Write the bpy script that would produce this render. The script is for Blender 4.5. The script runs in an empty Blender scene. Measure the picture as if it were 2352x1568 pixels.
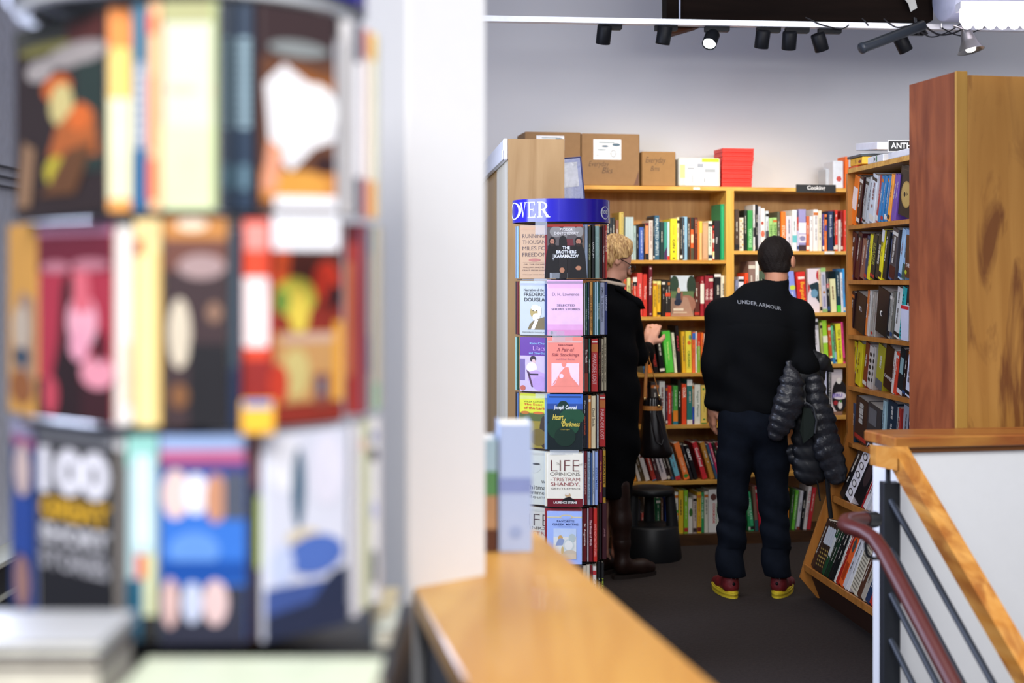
import bpy, math, random
import numpy as np
from mathutils import Vector, Matrix
random.seed(7)
S = bpy.context.scene
COL = S.collection
# ------------------------------------------------------------ camera
F, CZ, HY, CX = 3267.0, 1.55, 640.0, 1176.0
cam = bpy.data.objects.new('camera', bpy.data.cameras.new('camera')); COL.objects.link(cam)
cam.location = (0, 0, CZ); cam.rotation_euler = (math.pi/2, 0, 0)
cam.data.lens = 50.0; cam.data.sensor_width = 36.0
cam.data.shift_y = -144.0/2352.0
cam.data.clip_start = 0.05
cam.data.dof.use_dof = True; cam.data.dof.focus_distance = 6.0; cam.data.dof.aperture_fstop = 2.15
S.camera = cam
# ------------------------------------------------------------ world, lights, exposure
w = bpy.data.worlds.new('world'); S.world = w; w.use_nodes = True
bg = w.node_tree.nodes['Background']; bg.inputs[0].default_value = (0.72, 0.80, 1.0, 1); bg.inputs[1].default_value = 0.3
S.view_settings.view_transform = 'Standard'; S.view_settings.look = 'None'
S.view_settings.gamma = 1.0; S.view_settings.use_curve_mapping = False
S.view_settings.exposure = 0.40
def area(name, loc, rot, sx, sy, power, col, spread=180):
    l = bpy.data.lights.new(name, 'AREA'); l.shape = 'RECTANGLE'; l.size = sx; l.size_y = sy; l.energy = power; l.color = col; l.spread = math.radians(spread)
    o = bpy.data.objects.new(name, l); COL.objects.link(o); o.location = loc; o.rotation_euler = rot; return o
area('aisle_light', (1.3, 7.5, 3.75), (0, 0, 0), 3.0, 0.5, 12, (1.0, 0.95, 0.88), 95)
area('added_wall_fill', (2.3, 4.1, 2.72), (math.radians(86), 0, 0), 3.0, 0.25, 11, (1.0, 0.97, 0.95), 66)  # added fill that brightens the back wall and upper shelves; no fixture there
area('front_aisle_light', (1.0, 5.2, 3.6), (0.75, 0, 0), 3.0, 0.5, 11, (1.0, 0.97, 0.94), 100)
area('shop_light', (1.6, 2.6, 3.4), (0.1, 0, 0), 2.2, 0.8, 42, (0.97, 0.98, 1.0), 130)
area('entrance_light', (-0.3, -1.1, 3.3), (0.75, 0, 0), 3.0, 1.2, 68, (1.0, 0.98, 0.97), 110)
area('window_light', (-1.57, 4.3, 2.1), (0, math.radians(-88), 0), 1.6, 2.2, 102, (0.66, 0.74, 1.0))

# ------------------------------------------------------------ helpers
def P(px, py, D): return Vector(((px-CX)/F*D, D, CZ+(HY-py)/F*D))
def lin(h):
    if isinstance(h, str):
        h = h.lstrip('#'); c = [int(h[i:i+2], 16)/255 for i in (0, 2, 4)]
    else: c = h
    return tuple(x/12.92 if x <= 0.04045 else ((x+0.055)/1.055)**2.4 for x in c)+(1.0,)
_m = {}
def mat(h, rough=0.45, metal=0.0, *, spec=0.35, emit=0.0, alpha=1.0, coat=0.0, var=0.06, bump=0.0, vs=30.0, trans=0.0):
    key = (h, rough, metal, spec, emit, alpha, coat, var, bump, vs, trans)
    if key in _m: return _m[key]
    m = bpy.data.materials.new('finish_'+str(h).lstrip('#')); m.use_nodes = True
    nt = m.node_tree; b = nt.nodes['Principled BSDF']
    c = lin(h); b.inputs['Base Color'].default_value = c
    b.inputs['Roughness'].default_value = rough; b.inputs['Specular IOR Level'].default_value = spec; b.inputs['Metallic'].default_value = metal
    if coat: b.inputs['Coat Weight'].default_value = coat; b.inputs['Coat Roughness'].default_value = 0.12
    if emit: b.inputs['Emission Color'].default_value = c; b.inputs['Emission Strength'].default_value = emit
    if trans: b.inputs['Transmission Weight'].default_value = trans; b.inputs['IOR'].default_value = 1.3
    if alpha < 1: b.inputs['Alpha'].default_value = alpha
    if var or bump:
        tc = nt.nodes.new('ShaderNodeTexCoord'); n = nt.nodes.new('ShaderNodeTexNoise'); n.inputs['Scale'].default_value = vs
        n.inputs['Detail'].default_value = 4.0
        nt.links.new(tc.outputs['Object'], n.inputs['Vector'])
        if var and not emit:
            mx = nt.nodes.new('ShaderNodeMix'); mx.data_type = 'RGBA'
            mx.inputs[6].default_value = tuple(x*(1-2*var) for x in c[:3])+(1,); mx.inputs[7].default_value = tuple(min(1, x*(1+2*var)) for x in c[:3])+(1,)
            nt.links.new(n.outputs['Fac'], mx.inputs[0]); nt.links.new(mx.outputs[2], b.inputs['Base Color'])
        if bump:
            bp = nt.nodes.new('ShaderNodeBump'); bp.inputs['Strength'].default_value = bump; bp.inputs['Distance'].default_value = 0.004
            nt.links.new(n.outputs['Fac'], bp.inputs['Height']); nt.links.new(bp.outputs['Normal'], b.inputs['Normal'])
    _m[key] = m; return m
def wood(name, c1, c2, axis=2, scale=14.0, rough=0.4, stretch=0.07, dist=1.5, knots=False, c3=None):
    key = ('wood', name)
    if key in _m: return _m[key]
    m = bpy.data.materials.new(name); m.use_nodes = True; nt = m.node_tree; b = nt.nodes['Principled BSDF']
    b.inputs['Roughness'].default_value = rough; b.inputs['Coat Weight'].default_value = 0.12 if rough < .55 else 0; b.inputs['Specular IOR Level'].default_value = .3 if rough < .55 else .05
    tc = nt.nodes.new('ShaderNodeTexCoord'); mp = nt.nodes.new('ShaderNodeMapping')
    sc = [1, 1, 1]; sc[axis] = stretch; mp.inputs['Scale'].default_value = sc
    nt.links.new(tc.outputs['Object'], mp.inputs['Vector'])
    n = nt.nodes.new('ShaderNodeTexNoise'); n.inputs['Scale'].default_value = scale; n.inputs['Detail'].default_value = 6; n.inputs['Distortion'].default_value = dist
    nt.links.new(mp.outputs[0], n.inputs['Vector'])
    r = nt.nodes.new('ShaderNodeValToRGB'); r.color_ramp.elements[0].position = 0.33; r.color_ramp.elements[1].position = 0.68
    r.color_ramp.elements[0].color = lin(c1); r.color_ramp.elements[1].color = lin(c2)
    nt.links.new(n.outputs['Fac'], r.inputs['Fac'])
    last = r.outputs[0]
    if c3:
        mp2 = nt.nodes.new('ShaderNodeMapping'); s2 = [1, 1, 1]; s2[axis] = 0.2; mp2.inputs['Scale'].default_value = s2
        nt.links.new(tc.outputs['Object'], mp2.inputs['Vector'])
        n2 = nt.nodes.new('ShaderNodeTexNoise'); n2.inputs['Scale'].default_value = 6.5; n2.inputs['Detail'].default_value = 7; n2.inputs['Distortion'].default_value = 2.2
        nt.links.new(mp2.outputs[0], n2.inputs['Vector'])
        r2 = nt.nodes.new('ShaderNodeValToRGB'); r2.color_ramp.elements[0].position = 0.47; r2.color_ramp.elements[1].position = 0.62
        r2.color_ramp.elements[0].color = (0, 0, 0, 1); r2.color_ramp.elements[1].color = (0.8, 0.8, 0.8, 1)
        nt.links.new(n2.outputs['Fac'], r2.inputs['Fac'])
        mx = nt.nodes.new('ShaderNodeMix'); mx.data_type = 'RGBA'; mx.inputs[7].default_value = lin(c3)
        nt.links.new(r2.outputs[0], mx.inputs[0]); nt.links.new(last, mx.inputs[6]); last = mx.outputs[2]
    nt.links.new(last, b.inputs['Base Color'])
    _m[key] = m; return m
WSHELF = wood('honey_plywood', 'c08a3a', 'e0b05a', 0, 16)
WSHELFV = wood('honey_plywood_upright', 'c8943c', 'e4b65c', 2, 16)
WBACK = wood('plywood_back', 'b8864a', 'd4a468', 2, 10)
WRED = wood('reddish_wood', '6c341c', '94502c', 2, 6, 0.5, 0.28, 2.2)
WPLY = wood('pale_plywood', 'a27e52', 'bd9a6c', 2, 9, 0.5, 0.08, 1.2)
WCREAM = wood('cream_board', 'ece2c6', 'f6f0de', 2, 5, 0.5)
WPINE = wood('knotty_plywood', 'a87434', 'bb8742', 2, 8, 0.45, 0.08, 2.0, c3='643216')
WYEL = wood('yellow_edge', 'a67a34', 'b98c42', 2, 12)
WCAP = wood('oak_cap', 'b67f34', 'c99748', 1, 9, 0.38, 0.1)
WCAP2 = wood('fir_cap', '8e4c22', 'b07634', 0, 9, 0.35, 0.08)
WRAIL = wood('fir_rail', 'b8782e', 'd09a50', 1, 10, 0.38, 0.08, 2.0, c3='8e4f1c')
WAISLE = wood('amber_wood', 'a8682c', 'c4823c', 2, 12)
WDARK = wood('dark_timber', '2c201b', '45322a', 0, 8, 0.6)
WHITE = mat('e9e9ec', 0.6, var=0.01); PAPER = mat('e6e0d0', 0.8, var=0.04)

class MB:
    def __init__(s, M=None): s.v = []; s.f = []; s.m = []; s.mats = []; s.sm = []; s.M = M or Matrix.Identity(4)
    def mi(s, m):
        if isinstance(m, str): m = mat(m)
        if m not in s.mats: s.mats.append(m)
        return s.mats.index(m)
    def add(s, vs, fs, m, smooth=False):
        b = len(s.v); k = s.mi(m); s.v += [s.M @ Vector(v) for v in vs]
        for f in fs: s.f.append([b+i for i in f]); s.m.append(k); s.sm.append(smooth)
    def box(s, x0, x1, y0, y1, z0, z1, m, bev=0.0, mf=None):
        if bev <= 0:
            vs = [(x, y, z) for x in (x0, x1) for y in (y0, y1) for z in (z0, z1)]
            fs = [(0, 1, 3, 2), (4, 6, 7, 5), (0, 4, 5, 1), (2, 3, 7, 6), (0, 2, 6, 4), (1, 5, 7, 3)]
            s.add(vs, fs, m); return
        b = bev; vs = []; idx = {}
        for ix, (xo, xi) in enumerate(((x0, x0+b), (x1, x1-b))):
            for iy, (yo, yi) in enumerate(((y0, y0+b), (y1, y1-b))):
                for iz, (zo, zi) in enumerate(((z0, z0+b), (z1, z1-b))):
                    idx[(ix, iy, iz, 0)] = len(vs); vs.append((xo, yi, zi))
                    idx[(ix, iy, iz, 1)] = len(vs); vs.append((xi, yo, zi))
                    idx[(ix, iy, iz, 2)] = len(vs); vs.append((xi, yi, zo))
        I = lambda a, b_, c, k: idx[(a, b_, c, k)]
        fs = []
        for i in (0, 1):
            fs.append((I(i, 0, 0, 0), I(i, 1, 0, 0), I(i, 1, 1, 0), I(i, 0, 1, 0)))
            fs.append((I(0, i, 0, 1), I(1, i, 0, 1), I(1, i, 1, 1), I(0, i, 1, 1)))
            fs.append((I(0, 0, i, 2), I(1, 0, i, 2), I(1, 1, i, 2), I(0, 1, i, 2)))
            for j in (0, 1):
                fs.append((I(i, j, 0, 0), I(i, j, 1, 0), I(i, j, 1, 1), I(i, j, 0, 1)))
                fs.append((I(i, 0, j, 0), I(i, 1, j, 0), I(i, 1, j, 2), I(i, 0, j, 2)))
                fs.append((I(0, i, j, 1), I(1, i, j, 1), I(1, i, j, 2), I(0, i, j, 2)))
                for k in (0, 1): fs.append((I(i, j, k, 0), I(i, j, k, 1), I(i, j, k, 2)))
        s.add(vs, fs, m)
    def prism(s, pts, d, m, smooth=False):   # polygon (list of 3D pts) extruded along vector d
        n = len(pts); d = Vector(d); vs = [Vector(p) for p in pts]+[Vector(p)+d for p in pts]
        fs = [tuple(range(n-1, -1, -1)), tuple(range(n, 2*n))]+[(i, (i+1) % n, n+(i+1) % n, n+i) for i in range(n)]
        s.add(vs, fs, m, smooth)
    def lathe(s, prof, m, c=(0, 0, 0), axis=(0, 0, 1), n=28, smooth=True):
        ax = Vector(axis).normalized(); t = Vector((1, 0, 0)) if abs(ax.x) < 0.9 else Vector((0, 1, 0))
        a = ax.cross(t).normalized(); b = ax.cross(a); c = Vector(c); vs = []; fs = []
        for r, h in prof:
            for i in range(n):
                th = 2*math.pi*i/n; vs.append(c+ax*h+(a*math.cos(th)+b*math.sin(th))*r)
        for j in range(len(prof)-1):
            for i in range(n): fs.append((j*n+i, j*n+(i+1) % n, (j+1)*n+(i+1) % n, (j+1)*n+i))
        s.add(vs, fs, m, smooth)
    def tube(s, pts, r, m, n=10, cap=True, flat=None):
        pts = [Vector(p) for p in pts]; vs = []; fs = []; up = None
        for i, p in enumerate(pts):
            d = (pts[min(i+1, len(pts)-1)]-pts[max(i-1, 0)]).normalized()
            if up is None:
                up = d.cross(Vector((0, 0, 1)))
                if up.length < 0.1: up = d.cross(Vector((0, 1, 0)))
                up.normalize()
            up = (up-d*up.dot(d)).normalized(); q = d.cross(up)
            rr = r[i] if isinstance(r, (list, tuple)) else r
            for k in range(n):
                th = 2*math.pi*k/n; vs.append(p+up*math.cos(th)*rr+q*math.sin(th)*rr*(flat or 1))
        for j in range(len(pts)-1):
            for k in range(n): fs.append((j*n+k, j*n+(k+1) % n, (j+1)*n+(k+1) % n, (j+1)*n+k))
        s.add(vs, fs, m, True)
        if cap: s.add(vs[:n], [tuple(range(n-1, -1, -1))], m); s.add(vs[-n:], [tuple(range(n))], m)
    def build(s, name, parent=None, label=None, cat=None, group=None, kind=None):
        me = bpy.data.meshes.new(name); me.from_pydata([tuple(v) for v in s.v], [], s.f)
        for m in s.mats: me.materials.append(m)
        me.polygons.foreach_set('material_index', s.m); me.polygons.foreach_set('use_smooth', s.sm); me.update()
        o = bpy.data.objects.new(name, me); COL.objects.link(o)
        if parent: o.parent = parent
        tag(o, label, cat, group, kind); return o
def tag(o, label=None, cat=None, group=None, kind=None):
    if label and len(label.split()) > 16: print('LONG', label)
    for k, v in (('label', label), ('category', cat), ('group', group), ('kind', kind)):
        if v: o[k] = v
    return o
def rebase(o, loc):    # put a mesh's origin at loc keeping its place
    loc = Vector(loc); o.data.transform(Matrix.Translation(-loc)); o.location = loc; return o
def empty(name, loc=(0, 0, 0), label=None, cat=None, group=None):
    o = bpy.data.objects.new(name, None); COL.objects.link(o); o.location = loc; o.empty_display_size = 0.1
    return tag(o, label, cat, group)
_t = {}
def text2d(body, offset=0.0, shear=0.0):
    k = (body, offset, shear)
    if k in _t: return _t[k]
    cu = bpy.data.curves.new('lettering', 'FONT'); cu.body = body; cu.resolution_u = 3; cu.offset = offset; cu.shear = shear
    o = bpy.data.objects.new('lettering', cu); COL.objects.link(o)
    bpy.context.view_layer.update()
    dg = bpy.context.evaluated_depsgraph_get(); me = o.evaluated_get(dg).to_mesh()
    vs = [(v.co.x, v.co.y) for v in me.vertices]; fs = [tuple(p.vertices) for p in me.polygons]
    o.evaluated_get(dg).to_mesh_clear(); bpy.data.objects.remove(o); bpy.data.curves.remove(cu)
    if not vs: vs = [(0, 0)]; fs = []
    x0 = min(v[0] for v in vs); x1 = max(v[0] for v in vs); y0 = min(v[1] for v in vs); y1 = max(v[1] for v in vs)
    _t[k] = ([((a-x0)/(x1-x0+1e-9), (b-y0)/(y1-y0+1e-9)) for a, b in vs], fs, (x1-x0)/(y1-y0+1e-9)); return _t[k]
def frame(o, u, v, n=None):     # matrix with axes u (x), into (y), z
    u = Vector(u).normalized(); v = Vector(v).normalized(); n = u.cross(v)
    return Matrix(((u.x, v.x, n.x, o[0]), (u.y, v.y, n.y, o[1]), (u.z, v.z, n.z, o[2]), (0, 0, 0, 1)))
def face_art(mb, T, W, H, items):
    """items drawn on a face: T(u, v, lift) -> point; u 0..W to the right, v 0..H up (fractions given)"""
    lift = 0.0004
    for it in items:
        k = it[0]; lift += 0.00012
        if k == 'r':
            _, a, b, c, d, col = it; mb.add([T(a*W, b*H, lift), T(c*W, b*H, lift), T(c*W, d*H, lift), T(a*W, d*H, lift)], [(0, 1, 2, 3)], col)
        elif k == 'e':
            _, a, b, ra, rb, col = it[:6]; n = 18; an = it[6] if len(it) > 6 else 0
            pts = []
            for i in range(n):
                th = 2*math.pi*i/n; x = ra*W*math.cos(th); y = rb*H*math.sin(th)
                pts.append(T(a*W+x*math.cos(an)-y*math.sin(an), b*H+x*math.sin(an)+y*math.cos(an), lift))
            mb.add(pts, [tuple(range(n))], col)
        elif k == 'p':
            _, ps, col = it; mb.add([T(x*W, y*H, lift) for x, y in ps], [tuple(range(len(ps)))], col)
        elif k == 't':       # text in a box, horizontal
            _, s_, a, b, c, d, col = it[:7]; off = it[7] if len(it) > 7 else 0.0; sh = it[8] if len(it) > 8 else 0.0
            vs, fs, _a = text2d(s_, off, sh)
            mb.add([T((a+(c-a)*x)*W, (b+(d-b)*y)*H, lift) for x, y in vs], fs, col)
        elif k == 'v':       # text reading downwards
            _, s_, a, b, c, d, col = it[:7]; off = it[7] if len(it) > 7 else 0.0
            vs, fs, _a = text2d(s_, off)
            mb.add([T((a+(c-a)*y)*W, (d-(d-b)*x)*H, lift) for x, y in vs], fs, col)
def dashes(rng, col, vert=True, u0=0.3, u1=0.7, v0=0.25, v1=0.85):
    out = []; y = v1; m_ = (u0+u1)/2; hw = max(.1, (u1-u0)*.32)
    while y > v0:
        n = rng.randint(3, 8)
        for _ in range(n):
            l = rng.uniform(0.007, 0.014); a_ = m_-hw*rng.uniform(.75, 1); out.append(('r', a_, y-l, m_+hw*rng.choice([.8, 1, 1]), y, col)); y -= l+.006
            if y < v0: break
        y -= .016
        if rng.random() < .2: y -= .08; hw *= .75
    return out
def book_geo(M, w, d, h, col, art=(), face='spine', pages=True, gloss=0.35, split=False):
    """box-like book: local x thickness 0..w, y depth 0..d (spine at y=0), z height. face='cover': cover faces -y, spine at x=0"""
    cm = mat(col, gloss, var=0.03) if isinstance(col, str) else col
    mb = MB(M); pg = MB(M) if split else mb; t = min(0.0022, w*0.2 if face == 'spine' else d*0.2); e = 0.003
    if face == 'spine':
        ch = min(0.0025, w*0.18)
        sec = [(0, d), (0, ch), (ch, 0), (w-ch, 0), (w, ch), (w, d), (w-t, d), (w-t, t*1.5), (t, t*1.5), (t, d)]
        mb.prism([(x, y, 0) for x, y in sec], (0, 0, h), cm)
        pg.box(t*1.02, w-t*1.02, t*1.6, d-e, e*0.5, h-e, PAPER)
        T = lambda u, v, l: (u, -l, v)
        face_art(mb, T, w, h, art)
    else:
        sec = [(w, 0), (ch_ := 0.002, 0), (0, 0.002), (0, d-0.002), (ch_, d), (w, d), (w, d-t), (t*1.5, d-t), (t*1.5, t), (w, t)]
        mb.prism([(x, y, 0) for x, y in sec], (0, 0, h), cm)
        pg.box(t*1.6, w-e*0.6, t*1.02, d-t*1.02, e*0.3, h-e*0.5, PAPER)
        T = lambda u, v, l: (u, -l, v)
        face_art(mb, T, w, h, art)
    return (mb, pg) if split else mb
NAMED = {'black': '17181c', 'charcoal': '3a3a3e', 'grey': '8c8c8c', 'pale grey': 'c8c8cc', 'white': 'e8e8e6', 'cream': 'e6dcb8', 'beige': 'cdb08c', 'brown': '6a4630', 'dark brown': '3a2620',
 'red': 'cc3a30', 'maroon': '701f2c', 'orange': 'ee7c30', 'amber': 'e6a840', 'yellow': 'eadb3c', 'lime green': 'a4d850', 'green': '3f9a52', 'dark green': '26503a', 'teal': '2f8f8c',
 'light blue': '9cc2dc', 'blue': '3a68b8', 'navy': '26345a', 'purple': '6a4aa0', 'lavender': '9a9ad8', 'pink': 'e090b8', 'magenta pink': 'd83c78', 'olive': '8a8a30', 'pale green': 'b8cf98', 'peach': 'e8a888'}
def cname(h):
    c = [int(h.lstrip('#')[i:i+2], 16) for i in (0, 2, 4)]
    return min(NAMED, key=lambda n: sum((a-int(NAMED[n][i*2:i*2+2], 16))**2 for i, a in enumerate(c)))
ORD = ['first', 'second', 'third', 'fourth', 'fifth', 'sixth', 'seventh', 'eighth', 'ninth', 'tenth', 'eleventh', 'twelfth', 'thirteenth', 'fourteenth', 'fifteenth', 'sixteenth', 'seventeenth', 'eighteenth', 'nineteenth', 'twentieth', 'twenty-first', 'twenty-second', 'twenty-third', 'twenty-fourth', 'twenty-fifth', 'twenty-sixth', 'twenty-seventh', 'twenty-eighth', 'twenty-ninth', 'thirtieth', 'thirty-first', 'thirty-second', 'thirty-third']
# ---- implicit surfaces for bodies, clothes and soft things
def seg(a, b, ra, rb=None, flat=None, rip=None): return ('c', Vector(a), Vector(b), ra, ra if rb is None else rb, flat, rip)
def ell(c, r, R=None): return ('e', Vector(c), r, R)
def sdf_eval(prims, X, k, disp=None):
    out = None
    for p in prims:
        if p[0] == 'c':
            a = np.array(p[1]); b = np.array(p[2]); Q = X-a; ba = b-a
            if p[5]:
                ax = np.array(Vector(p[5][0]).normalized()); dt = Q@ax; Q = Q+(p[5][1]-1)*dt[:, None]*ax
                ba = ba+(p[5][1]-1)*(ba@ax)*ax
            t = np.clip((Q@ba)/(ba@ba+1e-12), 0, 1)
            r = p[3]+(p[4]-p[3])*t
            if p[6]: r = r+p[6][0]*np.abs(np.sin(t*math.pi*p[6][1]))
            d = np.linalg.norm(Q-t[:, None]*ba, axis=1)-r
        else:
            Q = X-np.array(p[1])
            if p[3] is not None: Q = Q@np.array(p[3])
            r = np.array(p[2]); q = Q/r; l = np.linalg.norm(q, axis=1); g = np.linalg.norm(q/r, axis=1)
            d = l*(l-1)/(g+1e-9)
        if out is None: out = d
        else:
            h = np.clip(0.5+0.5*(out-d)/k, 0, 1); out = out*(1-h)+d*h-k*h*(1-h)
    if disp is not None: out = out+disp(X)
    return out
def sdf_obj(name, prims, res, m, parent=None, k=0.03, disp=None, cut=None, smooth=True):
    lo = np.full(3, 1e9); hi = -lo
    for p in prims:
        for q, r in (((p[1], max(p[3], p[4])+(p[6][0] if p[6] else 0)), (p[2], max(p[3], p[4])+(p[6][0] if p[6] else 0))) if p[0] == 'c' else ((p[1], max(p[2])),)):
            lo = np.minimum(lo, np.array(q)-r); hi = np.maximum(hi, np.array(q)+r)
    lo -= 3*res+k*0.5; hi += 3*res+k*0.5
    n = np.ceil((hi-lo)/res).astype(int)+1
    gx = [lo[i]+res*np.arange(n[i]) for i in range(3)]
    V = np.empty(n)
    for i in range(n[0]):
        Y, Z = np.meshgrid(gx[1], gx[2], indexing='ij'); X = np.stack([np.full(Y.size, gx[0][i]), Y.ravel(), Z.ravel()], 1)
        d = sdf_eval(prims, X, k, disp)
        if cut is not None: d = np.maximum(d, cut(X))
        V[i] = d.reshape(n[1], n[2])
    ins = V < 0
    c = np.zeros(n-1, int)
    offs = [(a, b, e) for a in (0, 1) for b in (0, 1) for e in (0, 1)]
    for a, b, e in offs: c += ins[a:n[0]-1+a, b:n[1]-1+b, e:n[2]-1+e]
    act = (c > 0) & (c < 8); idx = -np.ones(n-1, int); cells = np.argwhere(act); idx[act] = np.arange(len(cells))
    sums = np.zeros((len(cells), 3)); cnt = np.zeros(len(cells))
    for i in range(8):
        for j in range(i+1, 8):
            o1, o2 = np.array(offs[i]), np.array(offs[j])
            if abs(o1-o2).sum() != 1: continue
            A = V[tuple((cells+o1).T)]; B = V[tuple((cells+o2).T)]; cr = (A < 0) != (B < 0)
            t = np.where(cr, A/(A-B+1e-12), 0)
            sums[cr] += (o1+(o2-o1)*t[:, None])[cr]; cnt[cr] += 1
    vs = (cells+sums/np.maximum(cnt, 1)[:, None])*res+lo
    faces = []
    for ax in range(3):
        sl = [slice(None)]*3; sl2 = [slice(None)]*3; sl[ax] = slice(0, -1); sl2[ax] = slice(1, None)
        A = ins[tuple(sl)]; B = ins[tuple(sl2)]; ed = np.argwhere(A != B); o1, o2 = [(1, 2), (2, 0), (0, 1)][ax]
        ed = ed[(ed[:, o1] > 0) & (ed[:, o2] > 0) & (ed[:, o1] < n[o1]-1) & (ed[:, o2] < n[o2]-1)]
        def C(d1, d2):
            q = ed.copy(); q[:, o1] += d1; q[:, o2] += d2; return idx[tuple(q.T)]
        q = np.stack([C(-1, -1), C(0, -1), C(0, 0), C(-1, 0)], 1)
        fl = ~A[tuple(ed.T)]; q[fl] = q[fl][:, ::-1]; faces.append(q)
    faces = np.concatenate(faces); faces = faces[(faces >= 0).all(1)]
    me = bpy.data.meshes.new(name); me.from_pydata(vs.tolist(), [], faces.tolist()); me.materials.append(m)
    if smooth: me.polygons.foreach_set('use_smooth', [True]*len(me.polygons))
    me.update(); o = bpy.data.objects.new(name, me); COL.objects.link(o)
    if parent: o.parent = parent
    return o
# ============================================================ SETTING
def st(name, mb, parent=None, label=None):
    return mb.build(name, parent, label, kind=None if parent else 'structure')
class Line:      # a vertical plane along direction u through o (plan), with pixel look-up
    def __init__(s, o, u):
        s.o = Vector((o[0], o[1], 0)); s.u = Vector((u[0], u[1], 0)).normalized(); s.n = Vector((-s.u.y, s.u.x, 0))
        s.M = frame(s.o, s.u, s.n)
    def t(s, px, off=0.0):
        a = (px-CX)/F; o = s.o+s.n*off; return (a*o.y-o.x)/(s.u.x-a*s.u.y)
    def D(s, px, off=0.0): return (s.o+s.n*off+s.u*s.t(px, off)).y
    def z(s, px, py, off=0.0): return CZ+(HY-py)/F*s.D(px, off)
KO = P(1340, 0, 8.15); KE = P(1943, 0, 8.43)
K = Line(KO, KE-KO)
AO = Vector((1.633, 6.92, 0)); A = Line(AO, Vector((0.086, -0.84, 0)))
CARPET = mat('2c2421', 0.95, var=0.22, bump=0.8, vs=60)
WALLM = mat('cfd0d4', 0.85, var=0.012, vs=2.0)
mb = MB()
HX0, HX1, HD0, HD1 = 0.3, 1.2, 0.6, 4.15
mb.box(-3.4, 4.5, HD1, 10.5, -0.2, 0, CARPET); mb.box(-3.4, HX0, -2.5, HD1, -0.2, 0, CARPET)
mb.box(HX1, 4.5, -2.5, HD1, -0.2, 0, CARPET); mb.box(HX0, HX1, -2.5, HD0, -0.2, 0, CARPET)
st('floor', mb)
mb = MB()
for i in range(8): mb.box(HX0, HX1, HD1-0.28*(i+1), HD1-0.28*i, -0.3-0.18*(i+1), -0.18*(i+1), CARPET)
st('trim_1', mb)
mb = MB(K.M); mb.box(-3.2, 4.2, 0.34, 0.46, 0, 3.7, WALLM); st('wall_back', mb)
mb = MB(); mb.box(-1.75, -1.6, 2.6, 7.6, 0, 3.7, mat('c4c6cc', 0.8)); st('wall_left', mb)
mb = MB(); mb.box(-1.6, -1.52, 2.6, 7.4, 0, 0.70, mat('2a2b2e', 0.6)); mb.box(-1.6, -1.50, 2.6, 7.4, 0.70, 0.715, mat('b8b8a8', 0.5)); mb.box(-1.6, -1.505, 2.6, 7.4, 0.60, 0.61, mat('b8b8a8', 0.5)); st('trim_2', mb)
mb = MB()
for z in (1.838, 1.868, 1.90): mb.box(-1.6, -1.585, 2.6, 7.4, z, z+0.004, '55565c')
st('trim_3', mb)
mb = MB(); mb.box(4.2, 4.35, 2.0, 10, 0, 3.7, WALLM); st('wall_right', mb)
mb = MB(); mb.box(-3.4, 4.5, 0.5, 10.5, 3.95, 4.05, mat('b9bac0', 0.9)); st('ceiling', mb)
# pillar
pc = P(935, 0, 2.2); pa = math.radians(42)
PM = frame((pc.x, pc.y, 0), (math.cos(pa), math.sin(pa), 0), (-math.sin(pa), math.cos(pa), 0))
mb = MB(PM); mb.box(0, 0.165, 0, 0.21, 0.0, 3.95, mat('ededee', 0.55, var=0.008), bev=0.006); st('trim_4', mb, label='square white pillar rising from the wood-capped half wall')
# left half wall with oak cap
L1 = Line((-0.154, 2.22), (-0.1886, 1.0))           # u runs away from camera, n to the left
mb = MB(L1.M); mb.box(-1.25, 0.43, -0.275, -0.018, 0, 1.03, mat('2b2b30', 0.6)); hw = st('wall_1', mb, label='charcoal half wall beneath an oak cap')
mb = MB(L1.M); mb.box(-1.27, 0.455, -0.29, 0.0, 1.03, 1.07, WCAP, bev=0.004); st('cap', mb, hw, 'honey oak cap')
# right half wall
L2 = Line((1.158, 4.30), (0.983, 0.185))
mb = MB(L2.M); mb.box(0.015, 2.6, 0.02, 0.19, -1.6, 1.036, mat('e6e6e6', 0.6, var=0.01), bev=0.004); hw2 = st('wall_2', mb, label='white half wall behind the stair railing')
mb = MB(L2.M); mb.box(0, 2.6, 0, 0.22, 1.036, 1.07, WCAP2, bev=0.004); mb.box(0.03, 2.6, 0.012, 0.02, 1.022, 1.037, mat('7a4a20')); st('cap', mb, hw2, 'fir cap with a lighter front edge')

# ============================================================ BOOKCASES
def bookcase_root(name, loc, label): return empty(name, loc, label, 'bookcase')
# back bookcase -------------------------------------------------
tL, tD0, tD1, tR = -0.48, K.t(1668), K.t(1686), K.t(1985)
BK = empty('bookcase', (0, 0, 0), 'honey plywood wall bookcase of cookbooks along the back wall behind the two shoppers', 'bookcase'); 
zt = 2.086
def kb(name, *a, m=WSHELF, bev=0.0, parent=None):
    b = MB(K.M); b.box(*a, m, bev=bev); return b.build(name, parent or BK)
kb('top_board', tL, tR, 0, 0.31, zt-0.022, zt)
kb('upright', tL, tL+0.02, 0, 0.31, 0, zt-0.022, m=WSHELFV)
kb('upright', tD0, tD1, 0, 0.31, 0, zt-0.022, m=WSHELFV)
kb('upright', tR-0.02, tR, 0, 0.31, 0, zt-0.022, m=WSHELFV)
kb('back_panel', tL, tR, 0.31, 0.325, 0, zt, m=WBACK)
LZ = [K.z(1560, y) for y in (597, 727, 857, 976, 1105, 1228)]
RZ = [K.z(1810, y) for y in (576, 718, 837, 957, 1085, 1220)]
for z in LZ[:-1]: kb('shelf', tL+0.02, tD0, 0.004, 0.31, z-0.02, z)
for z in RZ[:-1]: kb('shelf', tD1, tR-0.02, 0.004, 0.31, z-0.02, z)
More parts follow.
